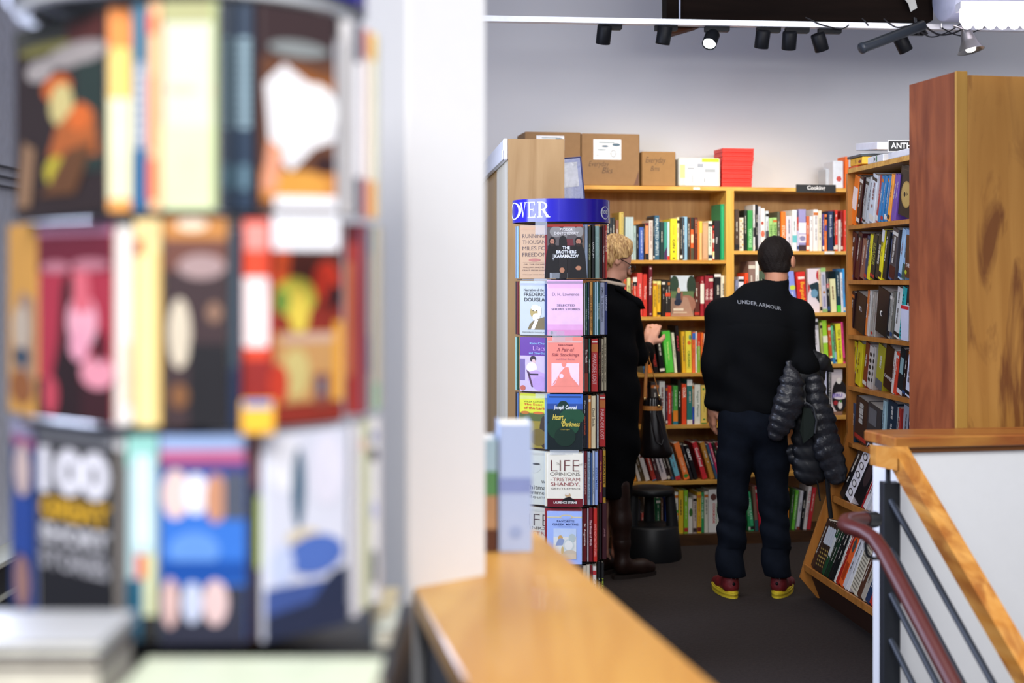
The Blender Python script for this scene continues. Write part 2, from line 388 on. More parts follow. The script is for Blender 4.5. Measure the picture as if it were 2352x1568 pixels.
kb('shelf', tL+0.02, tD0, 0.0, 0.31, 0, LZ[-1], m=wood('dim_wood', '3a2616', '52361f', 0, 10))
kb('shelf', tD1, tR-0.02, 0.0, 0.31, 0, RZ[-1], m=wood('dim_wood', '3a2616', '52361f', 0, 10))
# shelf edge labels
b = MB(K.M)
for px, py, wd in ((1600, 427, .02), ): t = K.t(px); b.box(t-wd, t+wd, -0.002, 0, zt-.018, zt-.004, 'e4e4dc')
t = K.t(1905); b.box(t-.03, t+.03, -0.002, 0.003, RZ[0]-.018, RZ[0]-.002, 'e4e4e0')
t = K.t(1740); b.box(t-.04, t+.04, -0.002, 0.003, RZ[1]-.018, RZ[1]-.002, 'd8c8a0')
b.build('shelf_label', BK, 'white paper shelf-edge label')
# Cooking sign
b = MB(K.M); t0, t1 = K.t(1828), K.t(1918); zs = zt-0.028
b.box(t0, t1, -0.012, -0.002, zs, zs+0.047, mat('26282a', 0.5))
T = lambda u, v, l: (t0+u, -0.012-l, zs+v)
face_art(b, T, t1-t0, 0.047, [('t', 'Cooking', .27, .2, .73, .85, 'e8e8e8', 0.02)])
b.build('sign', None, 'small black sign reading Cooking on the top edge of the back bookcase', 'sign')
# right aisle bookcase --------------------------------------------
AB = empty('bookcase', (0, 0, 0), 'amber wood aisle bookcase with flared tilted lower shelves, behind the white half wall', 'bookcase')
a1 = 1.35
def ab(name, *a, m=WAISLE, bev=0.0):
    b = MB(A.M); b.box(*a, m, bev=bev); return b.build(name, AB)
AZ = [CZ-(y-640)/472.0 for y in (518, 643, 768, 885, 1015)]; zA = CZ+(640-388)/472.0
ab('top_board', 0.0, a1, 0, 0.26, zA-0.022, zA, m=WSHELF)
# far side panel with flare: profile in (into, z)
prof = [(0.28, 0), (0.28, zA-0.022), (0, zA-0.022), (0, 0.80), (-0.02, 0.72), (-0.205, 0.20), (-0.235, 0.10), (-0.15, 0.0)]
b = MB(A.M); b.prism([(-0.022, y, z) for y, z in prof], (0.022, 0, 0), WAISLE); b.build('side_panel', AB)
b = MB(A.M); b.prism([(a1, y, z) for y, z in prof], (0.022, 0, 0), WAISLE); b.build('side_panel', AB)
ab('back_panel', 0, a1, 0.26, 0.275, 0, zA-0.022, m=wood('aisle_back', '4a2c18', '5e3a20', 2, 8))
for z in AZ: ab('shelf', 0, a1, 0.003, 0.26, z-0.02, z)
def tilted(y0, z0, y1, z1):   # shelf board from front lip (y0,z0) to back (y1,z1)
    b = MB(A.M); b.prism([(0, y0, z0), (0, y0+.01, z0-.018), (0, y1, z1-.02), (0, y1, z1)], (a1, 0, 0), WAISLE)
    b.prism([(0, y0-.004, z0-.018), (0, y0+.006, z0-.02), (0, y0+.006, z0+.012), (0, y0-.004, z0+.012)], (a1, 0, 0), WAISLE)
    b.build('shelf', AB)
tilted(-0.075, 0.487, 0.26, 0.38); tilted(-0.215, 0.155, 0.20, 0.04)
b = MB(A.M); b.box(0, a1, -0.14, 0.2, 0, 0.03, mat('1c1512', 0.8)); b.prism([(0, -0.19, .13), (0, -.14, 0.0), (0, -.12, 0.0), (0, -.17, .13)], (a1, 0, 0), mat('3a2114', 0.7)); b.build('plinth', AB)
# ANTH sign
ps = P(2046, 349, 6.33); t0 = -(ps.y-6.92)/0.9948; 
b = MB(A.M @ Matrix.Translation((t0, -0.02, zA+0.031)) @ Matrix.Rotation(math.radians(88), 4, 'Z'))
b.box(0, 0.262, 0, 0.006, 0, 0.052, mat('e8e8e8')); b.box(0.002, 0.26, -0.0015, 0, 0.003, 0.049, mat('1d1e20', 0.4))
face_art(b, lambda u, v, l: (u, -0.0016-l, v), 0.25, 0.052, [('t', 'ANTHOLOGIES', .05, .28, .97, .78, 'f2f2f2', 0.02)])
b.build('sign', None, 'black white-edged sign beginning ANTH standing on the aisle bookcase beside the tall red-brown case', 'sign')
# tall bookcase at right --------------------------------------------
TB = empty('bookcase', (0, 0, 0), 'tall bookcase at the right seen from behind, reddish side and knotty plywood back', 'bookcase')
L3 = Line((1.487, 4.78), (0.983, 0.185))
b = MB(L3.M); b.box(0, 0.022, 0.0, 0.33, 0, 2.245, WRED); b.build('side_panel', TB, 'reddish brown side panel')
b = MB(L3.M); b.box(0.0, 0.042, -0.012, 0.0, 0, 2.247, WYEL, bev=0.002); b.build('edge_strip', TB, 'yellow-brown edge strip')
b = MB(L3.M); b.box(0.042, 1.2, -0.004, 0.006, 0, 2.235, WPINE); b.build('back_panel', TB, 'knotty golden plywood back')
b = MB(L3.M); b.box(1.2, 1.222, 0.0, 0.33, 0, 2.245, WRED); b.build('side_panel', TB)
for z in (0.1, 0.45, 0.8, 1.15, 1.5, 1.85): b = MB(L3.M); b.box(0.022, 1.2, 0.006, 0.32, z-.02, z, WAISLE); b.build('shelf', TB)
# centre plywood bookcase --------------------------------------------
CB = empty('bookcase', (0, 0, 0), 'plywood bookcase seen end-on behind the front book rack, white moulding along its top', 'bookcase')
L4 = Line((-0.0165, 6.2), (0.9958, 0.0913)); ln = 1.78; h4 = 2.16; w4 = 0.247
def cb(name, *a, m=WPLY, bev=0.0, label=None):
    b = MB(L4.M); b.box(*a, m, bev=bev); return b.build(name, CB, label)
cb('end_panel', 0, w4, 0, 0.02, 0, h4, label='pale grained plywood end panel')
cb('back_panel', 0, 0.012, 0.02, 0.62, 0, h4, m=WCREAM, label='cream painted back board')
cb('back_panel', 0, 0.012, 0.62, ln, 0, h4, m=wood('golden_board', 'a87c34', 'c89a4c', 2, 5), label='golden back board')
cb('moulding', -0.022, 0, 0.0, ln, h4-0.093, h4+0.002, m=WHITE, bev=0.006, label='white top moulding')
cb('moulding', -0.028, -0.022, 0.0, ln, h4-0.093, h4-0.05, m=WHITE, bev=0.002)
cb('end_panel', 0, w4, ln-.02, ln, 0, h4)
for z in (0.1, 0.42, 0.76, 1.08, 1.42, 1.76, 2.14): cb('shelf', 0.012, w4-.004, 0.02, ln-.02, z-.02, z, m=WSHELF)

# ============================================================ THINGS ON TOP OF THE BOOKCASES
CARD = mat('90704e', 0.8, var=0.05); CARD2 = mat('98744a', 0.8, var=0.05); CARDE = mat('5a4030', 0.9)
def carton(px0, px1, ytop, d0, dep, m, label, art, group='cartons on the back bookcase'):
    t0, t1 = K.t(px0, d0), K.t(px1, d0); h = K.z((px0+px1)/2, ytop, d0)-zt; W = t1-t0
    M = K.M @ Matrix.Translation((t0, d0, zt)); b = MB(M); b.box(0, W, 0, dep, 0.001, h, m, bev=0.004)
    b.box(0.004, W-.004, dep*.5-.001, dep*.5+.001, h, h+.001, CARDE)
    fa = lambda u, v, l: (u, -l-.001, v); face_art(b, fa, W, h, [x for x in art if x[0] in 'tp'])
    o = b.build('cardboard_box', None, label, 'box')
    art = [x for x in art if x[0] not in 'tp']; b = MB(M); face_art(b, fa, W, h, art)
    if art: b.build('paper_label', o, 'white printed label')
    return o
lab = lambda a, b_, c, d: [('r', a, b_, c, d, 'e4e6ea'), ('r', a+(c-a)*.2, b_+(d-b_)*.82, a+(c-a)*.75, b_+(d-b_)*.87, '7a9098'), ('e', a+(c-a)*.42, b_+(d-b_)*.66, .06, .02, '50687a'), ('e', a+(c-a)*.82, b_+(d-b_)*.74, .07, .03, '50687a'),
   ('e', a+(c-a)*.3, b_+(d-b_)*.48, .08, .012, '6a8492'), ('e', a+(c-a)*.72, b_+(d-b_)*.3, .05, .07, '8a97a0'), ('e', a+(c-a)*.72, b_+(d-b_)*.3, .04, .055, 'e4e6ea'), ('r', a+(c-a)*.55, b_+(d-b_)*.28, a+(c-a)*.98, b_+(d-b_)*.3, '8a97a0'), ('r', a+(c-a)*.1, b_+(d-b_)*.2, a+(c-a)*.2, b_+(d-b_)*.23, '9aa4ac')]
carton(1206, 1334, 303, 0.03, 0.25, CARD, 'brown cardboard box behind the plywood end panel, left of the Everyday box', lab(.2, .66, .7, .93))
carton(1336, 1469, 307, 0.03, 0.25, CARD, 'large brown cardboard box marked Everyday under a white label, on the back bookcase', lab(.2, .50, .68, .89)+[('t', 'Everyday', .12, .34, .47, .47, '4a3a30', -.01, .3), ('t', 'Bks', .35, .24, .53, .35, '4a3a30', -.01, .3), ('p', [(.9, .02), (.985, .02), (.985, .3), (.94, .14)], '6a4a3a')])
carton(1475, 1552, 348, 0.02, 0.22, CARD2, 'low brown cardboard box marked Everyday, right of the large box', [('t', 'Everyday', .1, .62, .7, .84, '4a3a30', -.01, .3), ('t', 'Bms', .25, .44, .52, .58, '4a3a30', -.01, .3)])
t0, t1 = K.t(1548, .012), K.t(1658, .012); M = K.M @ Matrix.Translation((t0+.012, 0.012, zt)); hh = 0.168
b = MB(M); b.box(0.018, t1-t0-.02, 0, 0.2, 0, hh, mat('cfd2cc', 0.25, coat=0.5, bump=0.3, vs=40), bev=0.008)
W = t1-t0-.02
face_art(b, lambda u, v, l: (u+.018, -l-.001, v), W-.018, hh, [('r', .03, .3, .2, .75, 'c8dc8c'), ('r', .55, .86, .96, .98, 'b4dc30'), ('r', .15, .05, .93, .84, 'eceef2'), ('r', .2, .6, .36, .66, '9aa0a8'), ('r', .44, .66, .58, .8, '98a0ac'), ('r', .62, .5, .88, .62, 'a0a8b0'), ('r', .3, .12, .35, .4, 'b8c0c8'), ('r', .6, .15, .63, .3, '88909a'), ('r', .75, .2, .88, .4, 'd4d8dc')])
b.build('parcel', None, 'white plastic-wrapped parcel with a shipping label, between the low cardboard box and the red stack', 'parcel')
RED = mat('d8352c', 0.4); RED2 = mat('b82a24', 0.5)
rr = random.Random(4)
for i in range(9):
    z0 = zt+i*0.0255; t0 = K.t(1659, .03)+rr.uniform(-.003, .003); wd = 0.183+i*0.0012
    M = K.M @ Matrix.Translation((t0, 0.03, z0))
    b = MB(M); b.box(0, wd, 0, 0.16, 0.001, 0.0175, RED, bev=0.002); b.box(-.0, wd+.001, -.002, 0.162, 0.016, 0.025, RED if i % 2 else mat('e0443a', .4), bev=0.002); b.box(0.01, wd-.01, -.0005, 0.001, 0.0135, 0.016, RED2)
    b.build('red_box', None, 'flat bright red box, '+('topmost' if i == 8 else 'bottom one' if i == 0 else ORD[i]+' from the bottom')+' of the red stack on the back bookcase', 'box', 'flat red boxes stacked on the back bookcase')
# small white things at the corner of the back bookcase
def slab(M, w, d, h, m, name, label, cat='book', art=(), group=None):
    b = MB(M); b.box(0, w, 0, d, 0, h, m, bev=min(w, d, h)*.08); face_art(b, lambda u, v, l: (u, -l, v), w, h, art); return b.build(name, None, label, cat, group)
slab(K.M @ Matrix.Translation((K.t(1897, .1), .1, zt)), .03, .12, .12, mat('b8c0ca', .6), 'book', 'grey-blue upright book behind the Cooking sign')
slab(K.M @ Matrix.Translation((K.t(1914, .03), .03, zt)), .065, .15, .165, mat('d6dce6', .6), 'book', 'pale blue-white book with a small red mark, upright right of the Cooking sign', art=[('e', .55, .35, .25, .1, 'c05048')])
slab(K.M @ Matrix.Translation((K.t(1942, .02), .02, zt)), .02, .12, .19, mat('f07028', .5), 'book', 'thin orange book standing at the corner of the back bookcase')
def atop(px, py, off, w, d, h, m, name, label, rz=0, art=(), z=None, rx=0):
    M = A.M @ Matrix.Translation((A.t(px, off), off, z if z is not None else zA)) @ Matrix.Rotation(math.radians(rz), 4, 'Z') @ Matrix.Rotation(math.radians(rx), 4, 'Y')
    return slab(M, w, d, h, m, name, label, art=art)
atop(1949, 0, .02, .12, .16, .012, mat('d85a30', .5), 'book', 'flat orange-red book lowest on top of the aisle bookcase')
atop(1953, 0, .02, .17, .16, .035, mat('e8b038', .5), 'book', 'thick yellow book lying on top of the aisle bookcase', z=zA+.013, art=[('t', 'N', .4, .2, .5, .8, '6a3a20'), ('e', .8, .4, .12, .2, '8a2a20')])
atop(1946, 0, .015, .2, .17, .012, mat('3a4246', .4), 'magazine', 'dark glossy magazine lying on the yellow book atop the aisle bookcase', z=zA+.049)
atop(1946, 0, .03, .2, .15, .006, mat('b8c4cc', .3), 'magazine', 'pale magazine on the dark one atop the aisle bookcase', z=zA+.0615)
atop(1965, 0, .06, .30, .13, .035, mat('e4e4ea', .5), 'book', 'white book slanting on the pile atop the aisle bookcase', z=zA+.095, rx=4)
atop(1993, 0, .0, .20, .15, .032, mat('dedfe0', .5), 'book', 'white book with a green spot lying in front of the ANTH sign', art=[('r', .4, .1, .42, .9, '3a6a48'), ('r', .55, .1, .62, .9, '2f7a48'), ('e', .48, .5, .03, .2, '333333')])
atop(2040, 0, .0, .30, .12, .03, mat('e2e2e4', .5), 'book', 'white book lying under the ANTH sign')

# ============================================================ LIGHTS AND CEILING FITTINGS
BLK = mat('0e1014', 0.5, spec=.15); R0 = P(1000, 33, 6.83); R1 = P(2420, 60, 7.25)
ru = (R1-R0).normalized(); RM = frame(R0, (ru.x, ru.y, 0), (-ru.y, ru.x, 0)); rl = (R1-R0).length
def rail_t(px):
    a = (px-CX)/F; return (a*R0.y-R0.x)/(ru.x-a*ru.y)
def rail_pt(px): return R0+ru*rail_t(px)
b = MB(); d = ru*rl; n = Vector((-ru.y, ru.x, 0)).normalized()
b.prism([R0, R0+n*.05, R0+n*.05+Vector((0, 0, -.027)), R0+Vector((0, 0, -.027))], d, mat('e6e8ee', 0.4)); 

track = b.build('light_track', None, 'long white lighting track carrying the black spotlights', 'light track')
def spot(pxa, pya, pcx, pcy, dirv, label, pxb, lit=False, L=.088, R=.036, aim=None):
    root = empty('spotlight', rail_pt(pxa)-Vector((0, 0, .03)), label, 'spotlight', 'black spotlights on the white track')
    q = rail_pt(pxa)+n*.026; D = q.y; s = F/D; inv = Matrix.Translation(-root.location)
    tb = rail_t(pxb)-rail_t(pxa)
    b = MB(inv); z = -.0275
    b.prism([q+ru*(-.008)+Vector((0, 0, z)), q+ru*tb+Vector((0, 0, z)), q+ru*tb+Vector((0, 0, z-.018)), q+ru*(tb-.006)+Vector((0, 0, z-.026)), q+ru*(-.008)+Vector((0, 0, z-.026))], n*.026, BLK); b.build('track_adapter', root)
    c = P(pcx, pcy, D); dv = Vector(dirv).normalized()
    b = MB(inv); top = q+Vector((0, 0.012, z-.02)); b.tube([top, Vector((top.x, top.y, c.z+.03)), c-dv*.01+Vector((0, .01, .01))], .007, BLK, 8); b.build('stem', root)
    b = MB(inv); b.lathe([(0.001, -L/2), (R*.92, -L/2), (R, -L/2+.005), (R, L/2-.002), (R*.97, L/2), (R*.88, L/2), (R*.86, L/2-.02), (.001, L/2-.02)], BLK, c, dv); b.build('housing', root)
    b = MB(inv); b.lathe([(0.001, L/2-.008), (R*.84, L/2-.008)], mat('eef6f4', .3, emit=14.0) if lit else mat('d8c8b0', .3, emit=1.5), c, dv); b.build('lens', root, 'bright lit lens' if lit else None)
    if aim:
        l = bpy.data.lights.new('spotlight_beam', 'SPOT'); l.energy = aim[2]; l.color = (1.0, .84, .62); l.spot_size = math.radians(62); l.spot_blend = .8; l.shadow_soft_size = .03
        lo = bpy.data.objects.new('spotlight_beam', l); COL.objects.link(lo); src = c+dv*(L/2+.012); lo.location = src-root.location; lo.parent = root
        lo.rotation_euler = (Vector((aim[0], 8.35, aim[1]))-src).to_track_quat('-Z', 'Y').to_euler()
    return root
spot(1381, 45, 1387, 80, (-.1, .35, -1), 'black spotlight farthest left on the white track, pointing down', 1432, aim=(.65, 1.85, 24))
spot(1512, 48, 1525, 81, (-.16, .1, -1), 'black spotlight with a blue sheen, second on the track, in front of the timber brace', 1560, aim=(1.0, 1.85, 24))
spot(1627, 50, 1633, 90, (-.35, -.75, -.75), 'spotlight turned towards the viewer with its bright white lens showing', 1680, lit=True)
spot(1747, 54, 1751, 90, (-.08, .35, -1), 'black spotlight just right of the one with the bright lens', 1798, aim=(1.35, 1.85, 24))
spot(1813, 56, 1813, 93, (0, .4, -1), 'black spotlight hanging straight between two others at the middle of the track', 1864, aim=(1.7, 1.85, 24))
spot(1889, 58, 1883, 97, (.36, .3, -1), 'black spotlight angled to the right, next to the looping cable', 1938)
spot(2086, 62, 2073, 100, (.55, .2, -1), 'black spotlight angled right beside the dark pipe', 2132)
# timber beam, brace
def pbox(px0, px1, y0, y1, D, dep, m): 
    a = P(px0, y1, D); c = P(px1, y0, D); b = MB(); b.box(a.x, c.x, D, D+dep, a.z, c.z, m); return b
b = pbox(1531, 2143, -260, 46, 7.16, .22, wood('black_timber', '0c0807', '17100d', 0, 8, .9)); bm = b.build('timber_beam', None, 'dark brown timber box beam above the white track', 'beam')
b = pbox(1560, 1563, -260, 44, 7.14, .02, mat('8890a8', .4)); b.build('conduit', None, 'thin pale vertical conduit at the left end of the dark beam', 'conduit')
b = MB(); b.prism([P(1528, 62, 7.42), P(1545, 78, 7.42), P(1600, 62, 7.42), P(1760, -20, 7.42), P(1700, -50, 7.42)], (0, .1, 0), wood('brace_wood', '4a2a1c', '63402c', 0, 7, .6)); b.build('timber_brace', None, 'brown diagonal timber brace behind the second spotlight', 'brace')
# round duct
b = MB(); c = P(2168, -6, 7.0); b.lathe([(.001, 0), (.112, 0), (.118, .006), (.118, .9), (.001, .9)], mat('a4a7ba', .5), c, (.97, .22, 0)); b.build('air_duct', None, 'round pale grey duct at the right end of the dark beam', 'duct')
# strip light
SL = empty('strip_light', P(2280, 20, 6.7), 'glaring white strip light with scalloped edge at the upper right corner', 'light')
inv = Matrix.Translation(-SL.location); a = P(2205, 16, 6.7); c = P(2460, 38, 6.7)
b = MB(inv); b.box(a.x+.01, c.x, 6.72, 6.8, a.z-.01, a.z+.03, mat('d8d8e0', .5)); b.build('housing', SL)
b = MB(inv); b.box(a.x, c.x, 6.68, 6.72, c.z-.035, a.z, mat('fdf4ff', .4, emit=4.5), bev=.012); b.build('tube', SL)
for i in range(9):
    q = P(2222+i*27, 55, 6.7)
    b = MB(inv); b.lathe([(.001, -.026), (.014, -.022), (.024, -.01), (.027, .004), (.024, .02)], mat('fdf4ff', .4, emit=4.5), q, (0, 0, 1), 16); b.build('bulb', SL)
# dark pipe
b = MB(); a = P(1976, 112, 6.95); c = P(2120, 58, 7.1); ax = (c-a); b.lathe([(.001, 0), (.02, 0), (.028, .006), (.028, .02), (.026, .025), (.026, ax.length), (.001, ax.length)], mat('2a3038', .35), a, ax); b.build('pipe', None, 'slanting charcoal pipe under the right end of the track', 'pipe')
# bell lamp
LA = empty('clamp_lamp', P(2216, 62, 6.9), 'silver bell-shaped metal clamp lamp below the strip light', 'lamp'); inv = Matrix.Translation(-LA.location)
c0 = P(2219, 70, 6.9); ax = Vector((.2, -.15, -1)).normalized(); SIL = mat('b8b6b4', .28, metal=.9)
b = MB(inv); b.lathe([(.018, -.005), (.024, 0), (.03, .02), (.034, .045), (.046, .08), (.064, .103), (.066, .105), (.062, .102), (.03, .04), (.02, .01)], SIL, c0, ax); b.build('shade', LA)
b = MB(inv); b.lathe([(.001, .05), (.02, .055), (.03, .08), (.022, .105), (.001, .112)], mat('f0eee8', .3, emit=1.2), c0, ax); b.build('bulb', LA)
b = MB(inv); b.lathe([(.001, -.05), (.016, -.045), (.018, .0), (.001, .004)], BLK, c0, ax); b.build('socket', LA, 'black socket')
b = MB(inv); b.tube([P(2190, 58, 6.88), P(2200, 62, 6.88), P(2212, 66, 6.9)], .006, SIL, 8); b.tube([P(2162, 54, 6.9), P(2162, 64, 6.9)], .003, SIL, 6); b.build('clamp', LA)
def cable(pts, label, r=.0035, D=6.86):
    pts = [P(x, y, rail_pt(x).y-.006+dd) for x, y, dd in [(p+(0,))[:3] for p in pts]]; out = []
    for i in range(len(pts)-1):
        p0, p1, p2, p3 = pts[max(i-1, 0)], pts[i], pts[i+1], pts[min(i+2, len(pts)-1)]
        for k in range(6):
            t = k/6; out.append(0.5*((2*p1)+(p2-p0)*t+(2*p0-5*p1+4*p2-p3)*t*t+(3*p1-p0-3*p2+p3)*t**3))
    out.append(pts[-1]); b = MB(); b.tube(out, r, mat('14151a', .5), 6); return b.build('cable', None, label, 'cable', 'black cables looping below the track')
cable([(1850, 40), (1862, 45), (1885, 56), (1925, 66), (1940, 64), (1950, 57)], 'black cable looping beneath the sixth spotlight')
cable([(1980, 42), (1988, 50), (1995, 59)], 'short black cable crossing the track left of the dark pipe')
cable([(2030, 43), (2045, 55), (2062, 63), (2085, 60), (2100, 68), (2130, 78), (2118, 66), (2095, 56)], 'black cable curling over the end of the dark pipe')
cable([(2100, 40), (2104, 60), (2110, 80), (2107, 60), (2104, 42)], 'black cable hanging in a narrow loop right of the dark pipe', .005)
cable([(2118, 50), (2135, 68), (2160, 80), (2190, 76), (2212, 66)], 'thick black cable sagging towards the silver lamp', .005)
cable([(2110, 70), (2140, 85), (2180, 72), (2205, 55)], 'black cable crossing behind the thick one')
cable([(2160, 62), (2190, 78), (2215, 82), (2240, 72), (2262, 62)], 'black cable passing behind the silver lamp')
b = MB(); b.prism([P(2072, -10, 7.1), P(2100, -10, 7.1), P(2107, 18, 7.1), P(2092, 27, 7.1), P(2086, 8, 7.1)], (0, .003, 0), mat('9a9a96', .6)); b.build('tape_strip', None, 'loose grey tape strip hanging from the dark beam', 'tape')

# ============================================================ STAIR RAILING
RL = empty('stair_railing', (1.15, 4.2, 0), 'stair railing with fir top rail, dark post and slanting rods before the white half wall', 'railing')
inv = Matrix.Translation(-RL.location)
rd = Vector((0.1886, -1.0, -0.66)).normalized()
def along(p, k): return p+rd*k
ra = P(2066, 1050, 4.2)
sec = lambda p, hw_, hh_, side: [p+side*hw_+Vector((0, 0, hh_)), p-side*hw_+Vector((0, 0, hh_)), p-side*hw_-Vector((0, 0, hh_)), p+side*hw_-Vector((0, 0, hh_))]
side = Vector((1, .1886, 0)).normalized()
b = MB(inv); st0 = P(1998, 1043, 4.23)
b.prism(sec(ra, .026, .032, side), rd*1.6, WRAIL)
b.prism([ra+Vector((0, .0, .032))-side*.026, ra+Vector((0, 0, -.032))-side*.026, P(1998, 1066, 4.23), P(1998, 1020, 4.23)], (0.005, -.05, 0), WRAIL)
b.build('top_rail', RL, 'fir top rail')
b = MB(inv); q = P(2041, 1105, 4.24); b.box(q.x-.025, q.x+.025, 4.2, 4.25, -1.4, q.z, mat('23262b', .5), bev=.002); b.tube([P(2040, 1064, 4.22), P(2040, 1110, 4.22)], .008, mat('23262b', .5), 8); b.build('post', RL, 'dark steel post')
for py in (1150, 1262, 1365, 1470):
    p0 = P(2047, py, 4.2); b = MB(inv); b.tube([p0, p0+rd*1.5], .0095, mat('2b3038', .45), 10); b.build('rod', RL)
b = MB(inv); a0 = P(2090, 1048, 4.19)
HRL = empty('handrail', P(1990, 1200, 3.95), 'round dark red handrail bending back at its upper end beside the steel post', 'handrail')
inv = Matrix.Translation(-HRL.location); MR = mat('4c1812', .45, coat=.1, var=.03)
hp = [P(2003, 1194, 4.12), P(1985, 1192, 4.08), P(1962, 1192, 4.03), P(1944, 1196, 3.97), P(1940, 1204, 3.92), P(1955, 1212, 3.87), P(1985, 1222, 3.83), P(2008, 1238, 3.79)]
hp += [P(2030, 1270, 3.74)]
pl = hp[-1]; 
hp += [pl+rd*k for k in (.12, .3, .6, 1.1)]
b = MB(inv); b.tube(hp, .021, MR, 16); b.build('rail', HRL)
b = MB(inv); b.tube([hp[0]+Vector((.012, .012, 0)), hp[0], hp[1]], .0235, mat('1a1c20', .4), 16); b.build('end_cap', HRL, 'black end cap')
b = MB(inv); b.tube([P(1992, 1222, 3.9), P(1988, 1255, 3.9), P(1992, 1275, 3.9), P(2006, 1282, 3.92), P(2040, 1282, 4.15)], .0055, mat('1a1c20', .4), 8); b.build('bracket', HRL, 'black bracket')

# kick stool
ST = empty('step_stool', (0, 0, 0), 'black round step stool on the carpet between the woman and the lower shelves', 'stool')
sc_ = P(1496, 0, 7.9); BK2 = mat('121417', .45, var=.02)
c = (sc_.x, sc_.y, 0)
b = MB(); b.lathe([(.165, .0), (.168, .01), (.16, .10), (.150, .175), (.145, .185), (.001, .19)], BK2, c, n=40); b.build('lower_step', ST)
b = MB(); b.lathe([(.001, .395), (.118, .393), (.128, .385), (.13, .36), (.12, .355), (.001, .355)], BK2, c, n=40); b.build('top_step', ST)
for i in range(3):
    an = math.radians([200, 340, 90][i]); q0 = Vector(c)+Vector((math.cos(an)*.12, math.sin(an)*.12, .18)); q1 = Vector(c)+Vector((math.cos(an)*.105, math.sin(an)*.105, .37))
    b = MB(); b.tube([q0, q1], [.034, .026], BK2, 12, flat=.55); b.build('leg', ST)
# ============================================================ BOOKS ON THE SHELVES
SD = [0]
HT = lambda h: 'tall' if h > 0.27 else 'short' if h < 0.17 else ''
WT = lambda w: 'thick' if w > 0.045 else 'thin' if w < 0.022 else ''
def shelf_row(Ln, where, zb, ox, oy, k, rows, lean=0.0, dep=0.16, off=0.035, group=None, zfun=None, zk=None, tiltM=None, xb=None, frontm=None):
    """rows: (x0, x1, ytop, colour, [extra]) in pixels of a magnified crop (origin ox,oy, scale k); zb shelf height"""
    prev = -1e9; rows = sorted(rows, key=lambda r: r[0]); n = len(rows)
    for i, r in enumerate(rows):
        x0, x1, yt, col = r[:4]; ex = r[4] if len(r) > 4 else {}
        px0, px1 = ox+x0/k, ox+x1/k; o_ = off+ex.get('off', 0)+random.Random(i*7+int(zb*100)).uniform(-.008, .006)
        t0, t1 = Ln.t(px0, off), Ln.t(px1, off)
        t0 = max(t0, prev); ln = math.radians(ex.get('lean', lean)); c = math.cos(ln)
        wd = max(0.008, (t1-t0)*c-0.0006)
        D = Ln.D((px0+px1)/2, off); h = max(0.12, (CZ+(HY-(oy+yt/k))/F*D-zb)); h = (h-abs(math.sin(ln))*wd*0.5)/max(c, .8)
        tops = [q for q in ((LZ if zb in LZ else RZ)+[zt] if Ln is K else AZ+[zA]) if q > zb+.1]
        h = min(h, (min(tops)-zb-.026)/(c+.0) - (abs(math.sin(ln))*wd if ln else 0))
        prev = t0+wd/c+0.0006
        rng = random.Random(i*131+int(zb*1000)+int(x0)); SD[0] += 1
        face = ex.get('face', 'spine'); art = ex.get('art')
        if art is None:
            lum = sum(lin(col)[:3])/3; tc = 'e8e4d8' if lum < .30 else rng.choice(['2a2622', '3a2a2a', '26304a', '7a2a22'])
            art = []
            if rng.random() < .45: art.append(('r', .0, .04, 1, .04+rng.uniform(.05, .12), rng.choice(['1c1c1e', 'd8d4c8', 'b03028', '2a4a7a', tc])))
            if rng.random() < .3: art.append(('r', .0, .86, 1, .93, rng.choice(['1c1c1e', 'd8d4c8', 'c8702c'])))
            if 't' not in ex: art += dashes(rng, tc, u0=rng.uniform(.2, .35), u1=rng.uniform(.6, .8), v0=rng.uniform(.25, .5), v1=rng.uniform(.7, .9))
        art = list(art)
        if 'b' in ex: art = [('r', 0, a, 1, b_, cc) for a, b_, cc in ex['b']]+art
        if 't' in ex: s_, v0, v1, tc = ex['t']; art.append(('v', s_, .2, v0, .8, v1, tc, .02))
        t00 = t0
        M = Ln.M @ Matrix.Translation((t00, o_, zb+0.0008))
        if tiltM is not None: M = Ln.M @ tiltM @ Matrix.Translation((t00, o_-off, 0.0008))
        if ln > 0: M = M @ Matrix.Translation((wd/c, 0, 0)) @ Matrix.Rotation(ln, 4, 'Y') @ Matrix.Translation((-wd, 0, 0))
        elif ln < 0: M = M @ Matrix.Rotation(ln, 4, 'Y')
        dd = min(dep, ex.get('dep', dep))+rng.uniform(-.015, .015)
        if face == 'cover':
            mb = book_geo(M, wd, ex.get('th', .03), h, col, art, 'cover')
        else: mb = book_geo(M, wd, dd, h, col, art)
        desc = ex.get('d')
        if not desc:
            desc = ' '.join(x for x in (HT(h), WT(wd), cname(col)) if x)+' book'
            if 't' in ex: desc += ' lettered '+ex['t'][0]
        place = 'leftmost' if i == 0 else 'rightmost' if i == n-1 else ORD[i]+' from left'
        lbl = f'{desc}, {place}, {where}'
        if len(lbl.split()) > 16: lbl = f'{desc}, {where}'
        o = mb.build('book', None, lbl, 'book', group or ('books '+where))
        loc = M @ Vector((wd/2, .05, 0)); rebase(o, loc)
